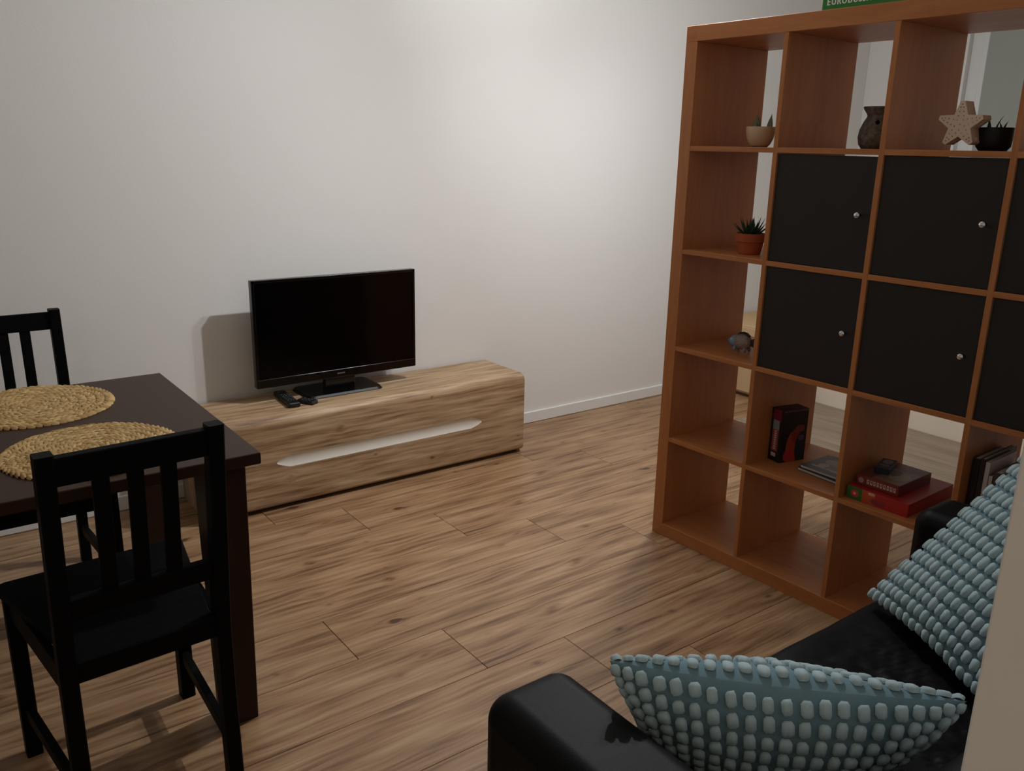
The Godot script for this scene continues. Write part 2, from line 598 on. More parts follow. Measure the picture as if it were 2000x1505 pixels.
func plank_mesh(length: float, width: float, u0: float, band: int) -> ArrayMesh:
	var b := Build.new()
	var e := 0.0014
	var hx := length * 0.5
	var hz := width * 0.5
	var corner := [Vector2(-1, -1), Vector2(1, -1), Vector2(1, 1), Vector2(-1, 1)]
	var top := []
	for c in corner:
		var p := Vector3(c.x * (hx - e), 0, c.y * (hz - e))
		top.append(b.add(p, Vector3.UP, Vector2(u0 + p.x / 1.285, (band + 0.02 + 0.96 * (p.z / width + 0.5)) / 6.0)))
	b.quad(top[0], top[1], top[2], top[3])
	for k in 4:
		var c0: Vector2 = corner[k]
		var c1: Vector2 = corner[(k + 1) % 4]
		var out := Vector3(c0.x + c1.x, 0, c0.y + c1.y).normalized()
		var ids := []
		for q in [[c0, 0], [c1, 0], [c1, 1], [c0, 1]]:
			var cc: Vector2 = q[0]
			var p2 := Vector3(cc.x * hx, -0.0022, cc.y * hz) if q[1] == 1 else Vector3(cc.x * (hx - e), 0, cc.y * (hz - e))
			ids.append(b.add(p2, (out + Vector3.UP * 0.6).normalized(), Vector2(u0 + p2.x / 1.285, (band + 0.02 + 0.96 * (p2.z / width + 0.5)) / 6.0)))
		b.quad(ids[0], ids[1], ids[2], ids[3])
	return b.mesh()

func floor_planks() -> void:
	var base := struct("floor", rbox(Vector3(7.8, 0.1, 5.1), 0.001), M.subfloor, Vector3(-0.57, -0.053, 1.13))
	var wd := 0.2515
	var ln := 1.285
	var cache := {}
	var r := RandomNumberGenerator.new()
	r.seed = 5
	for k in range(-6, 14):
		var za := maxf(0.1344 + k * wd, WALL_Z)
		var zb := minf(0.1344 + (k + 1) * wd, 3.6)
		if zb - za < 0.01:
			continue
		var j := -1.06 + 0.285 * k
		j -= ceilf((j + 4.38) / ln) * ln
		while j < 3.24:
			var xa := maxf(j, -4.38)
			var xb := minf(j + ln, 3.24)
			if xb - xa > 0.01:
				var band := r.randi_range(0, 5)
				var key := "%d_%.3f_%.3f" % [band, xb - xa, zb - za]
				if not cache.has(key):
					var spare := 1.0 - (xb - xa) / ln
					cache[key] = plank_mesh(xb - xa - 0.0006, zb - za - 0.0006, 0.5 + spare * (r.randf() - 0.5), band)
				var p := part(base, "plank", cache[key], M.plank, Vector3((xa + xb) * 0.5 + 0.57, 0.053, (za + zb) * 0.5 - 1.13))
				if r.randf() < 0.5:
					p.rotation.y = PI
			j += ln

# ------------------------------------------------------------------ shelf unit
# In the unit's own axes: x is depth away from the living side, z runs along the front towards the camera.
func cell_z(col: int) -> float:     # start of column 0..4
	return FRAME + col * (CELL + BOARD)

func cell_y(row: int) -> float:     # top of the board under row 0..4, counted from the top
	return 1.85 - FRAME - row * (CELL + BOARD) - CELL

var unit: Node3D

func on_shelf(u: float, v: float, w: float) -> Vector3:
	return Vector3(w, v, u).rotated(Vector3.UP, TURN)

func shelf_unit() -> void:
	var s := thing("shelf_unit", "tall brown wood-veneer cube shelf unit of five by five cells standing as room divider", "shelf", Vector3.ZERO, TURN)
	unit = s
	var dep := 0.39
	var inner := 1.85 - 2 * FRAME
	part(s, "top_board", rbox(Vector3(dep, FRAME, 1.85), 0.0012, 1, 2, 0.8, Vector2(0.1, 0.3)), M.beech, Vector3(dep * 0.5, 1.85 - FRAME * 0.5, 0.925))
	part(s, "bottom_board", rbox(Vector3(dep, FRAME, 1.85), 0.0012, 1, 2, 0.8, Vector2(0.6, 0.1)), M.beech, Vector3(dep * 0.5, FRAME * 0.5, 0.925))
	for z in [FRAME * 0.5, 1.85 - FRAME * 0.5]:
		part(s, "side_board", rbox(Vector3(dep, inner, FRAME), 0.0012, 1, 1, 0.8, Vector2(z, 0.7)), M.beech, Vector3(dep * 0.5, 0.925, z))
	for c in range(1, 5):
		part(s, "upright", rbox(Vector3(dep - 0.002, inner, BOARD), 0.0008, 1, 1, 0.8, Vector2(0.23 * c, 0.4 * c)), M.beech, Vector3(dep * 0.5, 0.925, cell_z(c) - BOARD * 0.5))
	var sm := []
	for k in 4:
		sm.append(rbox(Vector3(dep - 0.002, BOARD, CELL), 0.0008, 1, 2, 0.8, Vector2(0.31 * k, 0.17 * k)))
	for c in 5:
		for r in 4:
			part(s, "shelf_board", sm[(c + r) % 4], M.beech, Vector3(dep * 0.5, cell_y(r) - BOARD * 0.5, cell_z(c) + CELL * 0.5))
	var dm := rbox(Vector3(0.016, CELL - 0.006, CELL - 0.005), 0.0015, 2)
	var dt := rbox(Vector3(0.016, CELL - 0.002, CELL - 0.005), 0.0015, 2)
	var knob := lathe([Vector2(0.0, 0.0), Vector2(0.0045, 0.0), Vector2(0.0045, 0.012), Vector2(0.0075, 0.015), Vector2(0.0085, 0.019), Vector2(0.0075, 0.0225), Vector2(0.0, 0.0235)], 16)
	for c in [1, 2, 3]:
		for r in [1, 2]:
			var d := part(s, "door", dm if c == 1 and r == 1 else dt, M.door, Vector3(0.015, cell_y(r) + CELL * 0.5 - (0.0015 if c == 1 and r == 1 else 0.0), cell_z(c) + CELL * 0.5))
			part(d, "knob", knob, M.chrome, Vector3(-0.008, 0.0, CELL * 0.5 - 0.035), Vector3(0, 0, PI / 2))

# ------------------------------------------------------------------ sofa
func sofa() -> void:
	var s := thing("sofa", "black leather two-seat sofa with block arms facing the television", "sofa", Vector3(-0.945, 0, 1.58))
	var x0 := -1.65 + 0.945
	var x1 := -0.215 + 0.945
	var aw := 0.17
	for k in 2:
		var cx: float = x0 + aw * 0.5 if k == 0 else x1 - aw * 0.5
		part(s, "armrest", rbox(Vector3(aw, 0.59, 0.765), 0.042, 6), M.leather, Vector3(cx, 0.335, -0.0075))
	part(s, "base", rbox(Vector3(x1 - x0 - 2 * aw, 0.22, 0.72), 0.015, 2), M.leather, Vector3((x0 + x1) * 0.5, 0.16, 0.02))
	part(s, "seat_cushion", seat_mesh(x1 - x0 - 2 * aw - 0.006, 0.16, 0.54), M.leather, Vector3((x0 + x1) * 0.5, 0.345, -0.128))
	part(s, "backrest", rbox(Vector3(x1 - x0 - 2 * aw - 0.006, 0.41, 0.27), 0.06, 6), M.leather, Vector3((x0 + x1) * 0.5, 0.43, 0.225), Vector3(0.06, 0, 0))
	for x in [x0 + 0.08, x1 - 0.08]:
		for z in [-0.33, 0.33]:
			part(s, "foot", rbox(Vector3(0.06, 0.05, 0.06), 0.004), M.black_wood, Vector3(x, 0.025, z))

# a padded seat with a rounded front and the shallow creases of used leather
func seat_mesh(w: float, h: float, d: float) -> ArrayMesh:
	var b := Build.new()
	var nx := 90
	var nz := 60
	var cr := noise(91, 1.0, 2)
	var pts := []
	for iz in nz + 1:
		var row := []
		for ix in nx + 1:
			var u := -1.0 + 2.0 * ix / nx
			var t := float(iz) / nz
			var x := u * w * 0.5
			# profile: up the front face, round the nose, back over the top
			var p := Vector3.ZERO
			var arc := t * (h + d)
			var r := 0.04
			if arc < h - r:
				p = Vector3(x, -h * 0.5 + arc, -d * 0.5)
			elif arc < h - r + r * PI * 0.5:
				var a := (arc - (h - r)) / r
				p = Vector3(x, h * 0.5 - r + sin(a) * r, -d * 0.5 + r - cos(a) * r)
			else:
				p = Vector3(x, h * 0.5, -d * 0.5 + r + (arc - (h - r) - r * PI * 0.5))
			var edge := pow(absf(u), 10.0)
			p.y -= 0.02 * edge * (1.0 if t > 0.25 else 0.0)
			var crease := cr.get_noise_2d(p.x * 3.0 + p.z * 6.0, p.z * 26.0 - p.x * 9.0)
			var c2 := maxf(0.0, 0.22 - absf(crease)) / 0.22
			p.y -= 0.006 * c2 * smoothstep(0.25, 0.4, t)
			p.y += 0.004 * cr.get_noise_2d(p.x * 4.0 + 50.0, p.z * 5.0)
			row.append(p)
		pts.append(row)
	return grid_mesh(b, pts)

func grid_mesh(b: Build, pts: Array, flip := false) -> ArrayMesh:
	var nz: int = pts.size() - 1
	var nx: int = pts[0].size() - 1
	var ids := []
	for iz in nz + 1:
		var row := []
		for ix in nx + 1:
			var px: Vector3 = pts[iz][mini(ix + 1, nx)] - pts[iz][maxi(ix - 1, 0)]
			var pz: Vector3 = pts[mini(iz + 1, nz)][ix] - pts[maxi(iz - 1, 0)][ix]
			var nn := pz.cross(px).normalized()
			row.append(b.add(pts[iz][ix], -nn if flip else nn, Vector2(float(ix) / nx, float(iz) / nz)))
		ids.append(row)
	for iz in nz:
		for ix in nx:
			b.quad(ids[iz][ix], ids[iz][ix + 1], ids[iz + 1][ix + 1], ids[iz + 1][ix])
	return b.mesh()

# ------------------------------------------------------------------ television stand
func tv_stand() -> void:
	var x0 := -1.415
	var x1 := 0.118
	var w := x1 - x0
	var h := 0.398
	var zf := -1.0
	var zs := -1.052      # seam between top board and front
	var zb := -1.337
	var s := thing("tv_stand", "low light oak television stand with rounded front and long white groove handle", "tv stand", Vector3((x0 + x1) * 0.5, 0, (zf + zb) * 0.5))
	var oz := (zf + zb) * 0.5
	var up := 1.6
	part(s, "top_board", rbox(Vector3(w - 0.004, 0.02, zs - zb - 0.0012), 0.001, 1, 0, up, Vector2(0.5, 0.75)), M.oak, Vector3(0, h - 0.01, (zs + zb) * 0.5 - oz - 0.0006))
	for k in 2:
		part(s, "side_board", rbox(Vector3(0.018, h - 0.022, zf - 0.024 - zb), 0.001, 1, 1, up, Vector2(0.4, 0.6)), M.oak, Vector3((w * 0.5 - 0.011) * (1 if k else -1), (h - 0.022) * 0.5, (zf - 0.024 + zb) * 0.5 - oz))
	part(s, "bottom_board", rbox(Vector3(w - 0.05, 0.018, 0.30), 0.001, 1, 0, up), M.oak, Vector3(0, 0.045, -0.005))
	part(s, "back_board", rbox(Vector3(w - 0.05, h - 0.06, 0.004), 0.001), M.oak, Vector3(0, 0.2, zb + 0.006 - oz))
	part(s, "plinth", rbox(Vector3(w - 0.06, 0.036, 0.016), 0.001), M.oak_dark, Vector3(0, 0.018, zf - 0.05 - oz))
	# front: a thick skin that rounds over the top, with an open groove
	var b := Build.new()
	var r := 0.036
	var y_lo := 0.016
	var prof := []
	prof.append([Vector2(y_lo + 0.006, zf - 0.006), Vector2(-0.7, 0.7)])
	prof.append([Vector2(y_lo + 0.012, zf), Vector2(0, 1)])
	var gy := 0.204           # middle of the groove
	var gh := 0.0265          # half its height
	var ends := [-1.134 - (x0 + x1) * 0.5, -0.128 - (x0 + x1) * 0.5]
	# below, beside and above the groove the face is flat
	var front := zf - oz
	var flat := func(xa: float, xb: float, ya: float, yb: float) -> void:
		var ids := []
		for q in [Vector2(xa, ya), Vector2(xb, ya), Vector2(xb, yb), Vector2(xa, yb)]:
			ids.append(b.add(Vector3(q.x, q.y, front), Vector3.BACK, Vector2(q.x / up + 0.5, 0.32 - q.y / up)))
		b.quad(ids[0], ids[1], ids[2], ids[3])
	var hw := w * 0.5
	flat.call(-hw, hw, y_lo + 0.012, gy - gh)
	flat.call(-hw, hw, gy + gh, h - r)
	# outline of the groove: a long bar with ends that run out to soft points
	var outline := func(s_: float) -> float:   # half height at s_ along the groove
		var d := minf(s_ - ends[0], ends[1] - s_)
		var tip := 0.062
		if d >= tip:
			return gh
		var q := clampf(d / tip, 0.0, 1.0)
		return gh * pow(q, 0.62)
	flat.call(-hw, ends[0], gy - gh, gy + gh)
	flat.call(ends[1], hw, gy - gh, gy + gh)
	var xs := []
	for k in 11:
		xs.append(ends[0] + 0.062 * k / 10.0)
	for k in 11:
		xs.append(ends[1] - 0.062 * (10 - k) / 10.0)
	for k in xs.size() - 1:
		for sg in [-1.0, 1.0]:
			var ids2 := []
			for q2 in [Vector2(xs[k], gy + sg * outline.call(xs[k])), Vector2(xs[k + 1], gy + sg * outline.call(xs[k + 1])), Vector2(xs[k + 1], gy + sg * gh), Vector2(xs[k], gy + sg * gh)]:
				ids2.append(b.add(Vector3(q2.x, q2.y, front), Vector3.BACK, Vector2(q2.x / up + 0.5, 0.32 - q2.y / up)))
			b.quad(ids2[0], ids2[1], ids2[2], ids2[3])
	# rounded top and chamfered foot
	var arc := []
	for k in 9:
		var a := PI * 0.5 * k / 8.0
		arc.append([Vector2(h - r + sin(a) * r, zf - r + cos(a) * r), Vector2(sin(a), cos(a))])
	arc.append([Vector2(h, zs), Vector2(1, 0)])
	arc.append([Vector2(h - 0.018, zs), Vector2(0, -1)])
	var rows := []
	var run := 0.0
	for k in arc.size():
		var q3: Vector2 = arc[k][0]
		var nn: Vector2 = arc[k][1]
		if k > 0:
			run += q3.distance_to(arc[k - 1][0])
		var row := []
		for x in [-hw, hw]:
			row.append(b.add(Vector3(x, q3.x, q3.y - oz), Vector3(0, nn.x, nn.y), Vector2(x / up + 0.5, 0.32 - (h - r + run) / up)))
		rows.append(row)
	for k in rows.size() - 1:
		b.quad(rows[k][0], rows[k][1], rows[k + 1][1], rows[k + 1][0])
	var lo := [b.add(Vector3(-hw, y_lo + 0.012, front), Vector3(0, -0.7, 0.7)), b.add(Vector3(hw, y_lo + 0.012, front), Vector3(0, -0.7, 0.7)), b.add(Vector3(hw, y_lo, front - 0.012), Vector3(0, -0.7, 0.7)), b.add(Vector3(-hw, y_lo, front - 0.012), Vector3(0, -0.7, 0.7))]
	b.quad(lo[0], lo[1], lo[2], lo[3])
	for sx in [-1.0, 1.0]:
		# end faces of the front
		var poly := [Vector2(y_lo, front - 0.024), Vector2(y_lo, front - 0.012), Vector2(y_lo + 0.012, front)]
		for k in 9:
			poly.append(Vector2((arc[k][0] as Vector2).x, (arc[k][0] as Vector2).y - oz))
		poly.append(Vector2(h, zs - oz))
		poly.append(Vector2(h - 0.018, zs - oz))
		poly.append(Vector2(h - 0.03, front - 0.024))
		var pv := PackedVector2Array(poly)
		var tr := Geometry2D.triangulate_polygon(pv)
		var ids5 := []
		for p in pv:
			ids5.append(b.add(Vector3(hw * sx, p.x, p.y), Vector3(sx, 0, 0), Vector2(p.x / up, p.y / up)))
		for k in range(0, tr.size(), 3):
			b.tri(ids5[tr[k]], ids5[tr[k + 1]], ids5[tr[k + 2]])
	part(s, "front_panel", b.mesh(), M.oak)
	# the groove itself: a shallow cream scoop
	var g := Build.new()
	var pts := []
	var nx := 60
	for iy in 11:
		var vrow := []
		for ix in nx + 1:
			var q4 := float(ix) / nx
			q4 = 0.5 - 0.5 * cos(q4 * PI)
			q4 = lerpf(q4, float(ix) / nx, 0.35)
			var x: float = lerpf(ends[0], ends[1], q4)
			var hh: float = outline.call(x)
			var e := -1.0 + 2.0 * iy / 10.0
			vrow.append(Vector3(x, gy + e * hh, front - 0.007 * (1.0 - e * e) * hh / gh))
		pts.append(vrow)
	part(s, "groove_handle", grid_mesh(g, pts, true), M.cream)

# ------------------------------------------------------------------ table and chairs
func table() -> void:
	var s := thing("dining_table", "dark brown wooden dining table with thick square legs", "table", Vector3(-2.24, 0, -0.175))
	part(s, "tabletop", rbox(Vector3(1.2, 0.029, 0.87), 0.003, 2), M.table, Vector3(0, 0.7255, 0))
	for x in [-1.0, 1.0]:
		for z in [-1.0, 1.0]:
			part(s, "leg", post(0.711, Vector2(0.082, 0.082), Vector2(0.098, 0.098)), M.table, Vector3(x * (0.6 - 0.076), 0.0, z * (0.435 - 0.082)))

func chair_z(y: float) -> float:
	return 0.2 + maxf(0.0, y - 0.43) / 0.47 * 0.047

func chair(label: String, at: Vector3, turn: float) -> void:
	var s := thing("dining_chair", label, "chair", at, turn, "dining chairs at the dark table")
	var m: Material = M.black_wood
	for sx in [-1.0, 1.0]:
		part(s, "rear_leg", bar([Vector3(sx * 0.156, 0, 0.21), Vector3(sx * 0.156, 0.25, 0.2), Vector3(sx * 0.156, 0.43, 0.2), Vector3(sx * 0.156, 0.9, 0.247)], 0.033, 0.036), m)
		part(s, "front_leg", bar([Vector3(sx * 0.186, 0, -0.2), Vector3(sx * 0.186, 0.432, -0.2)], 0.035, 0.035), m)
		var sd := part(s, "side_rail", rbox(Vector3(0.018, 0.055, 0.40), 0.002), m, Vector3(sx * 0.172, 0.403, 0.0))
		sd.rotation.y = -sx * 0.075
		var st := part(s, "stretcher", rbox(Vector3(0.018, 0.032, 0.40), 0.002), m, Vector3(sx * 0.171, 0.125, 0.0))
		st.rotation.y = -sx * 0.075
	part(s, "front_rail", rbox(Vector3(0.37, 0.085, 0.018), 0.002), m, Vector3(0, 0.389, -0.2))
	part(s, "rear_rail", rbox(Vector3(0.30, 0.035, 0.018), 0.002), m, Vector3(0, 0.415, 0.2))
	part(s, "seat", slab(PackedVector2Array([Vector2(-0.195, -0.232), Vector2(0.195, -0.232), Vector2(0.206, -0.226), Vector2(0.212, -0.21), Vector2(0.139, 0.18), Vector2(0.139, 0.215), Vector2(-0.139, 0.215), Vector2(-0.139, 0.18), Vector2(-0.212, -0.21), Vector2(-0.206, -0.226)]), 0.431, 0.45, 0.004), m)
	var tilt := atan2(0.047, 0.47)
	part(s, "top_rail", rbox(Vector3(0.30, 0.058, 0.02), 0.003, 2), m, Vector3(0, 0.863, chair_z(0.863)), Vector3(tilt, 0, 0))
	part(s, "lower_rail", rbox(Vector3(0.30, 0.045, 0.02), 0.003, 2), m, Vector3(0, 0.568, chair_z(0.568)), Vector3(tilt, 0, 0))
	for k in [-1, 0, 1]:
		part(s, "slat", rbox(Vector3(0.031, 0.252, 0.012), 0.002), m, Vector3(k * 0.063, 0.713, chair_z(0.713)), Vector3(tilt, 0, 0))

func chairs() -> void:
	chair("black wooden slat-back chair with its back to the sofa side of the table", Vector3(-1.975, 0, 0.228), 0.05)
	chair("black wooden slat-back chair between the dark table and the white wall", Vector3(-2.016, 0, -0.765), PI)

# ------------------------------------------------------------------ television
func television() -> void:
	var w := 0.752
	var h := 0.449
	var s := thing("television", "black flat-screen television switched off on the oak stand", "television", Vector3(-0.746, 0.398, -1.2))
	var cy := 0.462 - 0.398 + h * 0.5
	part(s, "housing", rbox(Vector3(w, h, 0.03), 0.004, 2), M.tv, Vector3(0, cy, -0.017))
	part(s, "back_cover", rbox(Vector3(w * 0.8, h * 0.7, 0.035), 0.012, 3), M.tv_back, Vector3(0, cy - 0.02, -0.044))
	part(s, "screen", rbox(Vector3(w - 0.026, h - 0.05, 0.001), 0.0004), M.screen, Vector3(0, cy + 0.012, -0.0016))
	for sx in [-1.0, 1.0]:
		part(s, "bezel", rbox(Vector3(0.012, h, 0.004), 0.0018, 3), M.tv, Vector3(sx * (w * 0.5 - 0.006), cy, 0))
	part(s, "bezel", rbox(Vector3(w, 0.012, 0.004), 0.0018, 3), M.tv, Vector3(0, cy + h * 0.5 - 0.006, 0))
	part(s, "lower_bezel", rbox(Vector3(w, 0.037, 0.006), 0.0028, 4), M.tv, Vector3(0, cy - h * 0.5 + 0.0185, 0))
	part(s, "maker_plate", rbox(Vector3(0.036, 0.006, 0.0006), 0.0002), mat(hexc("5b5350"), 0.5), Vector3(0, cy - h * 0.5 + 0.019, 0.0031))
	part(s, "neck", bar([Vector3(0, 0.01, 0), Vector3(0, 0.1, 0)], 0.15, 0.022, 0.006), M.tv, Vector3(0, 0, -0.02))
	var foot := slab(round_rect(0.36, 0.2, 0.03, 6), 0.0, 0.012, 0.009)
	part(s, "foot", foot, M.tv, Vector3(0.0, 0.0, -0.037))

func remotes() -> void:
	var r := thing("remote_control", "long black remote control lying left of the television foot", "remote", Vector3(-1.006, 0.398, -1.18), -0.08, "remote controls on the oak stand")
	part(r, "case", rbox(Vector3(0.05, 0.021, 0.215), 0.007, 3), M.remote, Vector3(0, 0.0105, 0))
	for i in 3:
		for j in 7:
			part(r, "button", rbox(Vector3(0.008, 0.003, 0.006), 0.001), M.button, Vector3((i - 1) * 0.0125, 0.0215, -0.075 + j * 0.022))
	var q := thing("remote_control", "short black remote control beside the longer one on the oak stand", "remote", Vector3(-0.945, 0.398, -1.108), 0.5, "remote controls on the oak stand")
	part(q, "case", rbox(Vector3(0.04, 0.016, 0.085), 0.006, 3), M.remote, Vector3(0, 0.008, 0))
	for i in 2:
		for j in 3:
			part(q, "button", rbox(Vector3(0.009, 0.003, 0.008), 0.001), M.button, Vector3((i - 0.5) * 0.016, 0.0165, -0.02 + j * 0.018))

# ------------------------------------------------------------------ behind the shelf unit
func bedroom() -> void:
	var bd := thing("bed", "low bed beyond the shelf unit under a cream white cover", "bed", Vector3(2.64, 0, 0.19))
	part(bd, "bed_base", rbox(Vector3(1.1, 0.28, 1.9), 0.012, 2), M.bed, Vector3(0, 0.16, 0))
	part(bd, "mattress", rbox(Vector3(1.1, 0.16, 1.9), 0.04, 4), M.bed, Vector3(0, 0.39, 0))
	for x in [-0.5, 0.5]:
		for z in [-0.88, 0.88]:
			part(bd, "leg", bar([Vector3.ZERO, Vector3(0, 0.022, 0)], 0.05, 0.05), M.black_wood, Vector3(x, 0, z))
	# the cover: over the mattress and down the side that faces the shelf
	var b := Build.new()
	var pts := []
	var nz := 80
	var fold := noise(61, 1.0, 2)
	for iz in nz + 1:
		var z := -0.955 + 1.91 * iz / nz
		var row := []
		for k in 24:
			var p := Vector3.ZERO
			if k < 14:
				var t := k / 13.0
				p = Vector3(-0.562 - 0.006 * (1.0 - t), 0.008 + 0.436 * t, z)
				p.x -= (1.0 - t) * 0.006 * (1.0 + sin(z * 17.0 + 2.0 * sin(z * 5.0)))
			else:
				var t2 := (k - 14) / 9.0
				p = Vector3(-0.55 + 1.1 * t2, 0.476 + 0.006 * fold.get_noise_2d(t2 * 6.0, z * 5.0), z)
			row.append(p)
		pts.append(row)
	var cov := thing("bed_cover", "cream white cover hanging down the side of the bed", "bed cover", Vector3(2.64, 0, 0.19))
	part(cov, "cloth", grid_mesh(b, pts), M.sheet)
	var cab := thing("bedside_cabinet", "beige bedside cabinet against the white wall beyond the shelf", "cabinet", Vector3(2.13, 0, -1.065))
	part(cab, "body", rbox(Vector3(0.58, 0.42, 0.54), 0.006, 2), M.bed, Vector3(0, 0.232, 0))
	part(cab, "plinth", rbox(Vector3(0.54, 0.022, 0.5), 0.001), M.oak_dark, Vector3(0, 0.011, 0))
	part(cab, "drawer", rbox(Vector3(0.012, 0.19, 0.51), 0.003, 2), M.bed, Vector3(-0.292, 0.335, 0))
	part(cab, "drawer", rbox(Vector3(0.012, 0.19, 0.51), 0.003, 2), M.bed, Vector3(-0.292, 0.13, 0))
	# ribbed rug on the floor in front of the bed
	var g := Build.new()
	var x0 := 1.12
	var x1 := 2.055
	var ribs := 28
	var per := 6
	var rz0 := -0.72
	var rz1 := 1.15
	var tone := noise(67, 1.0, 2)
	for k in ribs * per + 1:
		var x := x0 + (x1 - x0) * k / float(ribs * per)
		var a := TAU * k / per
		var y := 0.0145 + 0.0085 * cos(a)
		var nn := Vector3(sin(a) * 1.5, 1.0, 0).normalized()
		for j in 13:
			var z := lerpf(rz0, rz1, j / 12.0)
			g.add(Vector3(x, y + (0.0015 * tone.get_noise_2d(x * 9.0, z * 9.0)), z), nn)
			var f := 0.5 + 0.5 * tone.get_noise_2d((k / per) * 7.3, z * 2.0)
			g.c.append(Color(0.22, 0.165, 0.115).lerp(Color(0.34, 0.265, 0.19), f))
	for k in ribs * per:
		for j in 12:
			g.quad(k * 13 + j, k * 13 + j + 1, (k + 1) * 13 + j + 1, (k + 1) * 13 + j)
	var rug := thing("rug", "beige ribbed rug on the floor in front of the bed", "rug", Vector3.ZERO)
	part(rug, "pile", g.mesh(), M.rug)
	part(rug, "backing", rbox(Vector3(x1 - x0, 0.006, rz1 - rz0), 0.001), M.bed, Vector3((x0 + x1) * 0.5, 0.0035, (rz0 + rz1) * 0.5))

# ------------------------------------------------------------------ cushions
var pad_meshes := []

func pad_mesh(w: float, l: float, h: float, seed_: int) -> ArrayMesh:
	var b := Build.new()
	var r := RandomNumberGenerator.new()
	r.seed = seed_
	var rows := []
	var jit := []
	for s in 8:
		jit.append(r.randf_range(0.93, 1.07))
	for k in 3:
		var t: float = [0.0, 0.62, 0.9][k]
		var rad: float = [0.9, 1.0, 0.72][k]
		var row := []
		for s in 8:
			var a := TAU * (s + 0.5) / 8.0
			var d := Vector3(cos(a) * w * 0.5, 0, sin(a) * l * 0.5)
			# squarish outline
			d.x = signf(d.x) * pow(absf(cos(a)), 0.6) * w * 0.5
			d.z = signf(d.z) * pow(absf(sin(a)), 0.6) * l * 0.5
			var nn := Vector3(d.x / (w * w), [0.1, 0.45, 1.0][k] * 0.5 / h * 0.5, d.z / (l * l)).normalized()
			row.append(b.add(d * rad * jit[s] + Vector3.UP * h * t, nn))
		rows.append(row)
	for k in 2:
		for s in 8:
			b.quad(rows[k][s], rows[k][(s + 1) % 8], rows[k + 1][(s + 1) % 8], rows[k + 1][s])
	var mid := b.add(Vector3.UP * h, Vector3.UP)
	for s in 8:
		b.tri(rows[2][s], rows[2][(s + 1) % 8], mid)
	return b.mesh()

func even(line: Callable, pitch: float) -> Array:
	# parameters between -0.985 and 0.985 whose points lie about one pitch apart along the line
	var n := 200
	var run := [0.0]
	var last: Vector3 = line.call(-0.985)
	for k in range(1, n + 1):
		var p: Vector3 = line.call(-0.985 + 1.97 * k / n)
		run.append(run[k - 1] + p.distance_to(last))
		last = p
	var total: float = run[n]
	var count := int(total / pitch)
	var out := []
	var k2 := 1
	for q in count:
		var want := total * (q + 0.32) / (count - 0.36)
		while run[k2] < want:
			k2 += 1
		var f: float = (want - run[k2 - 1]) / (run[k2] - run[k2 - 1])
		out.append(-0.985 + 1.97 * (k2 - 1 + f) / n)
	return out

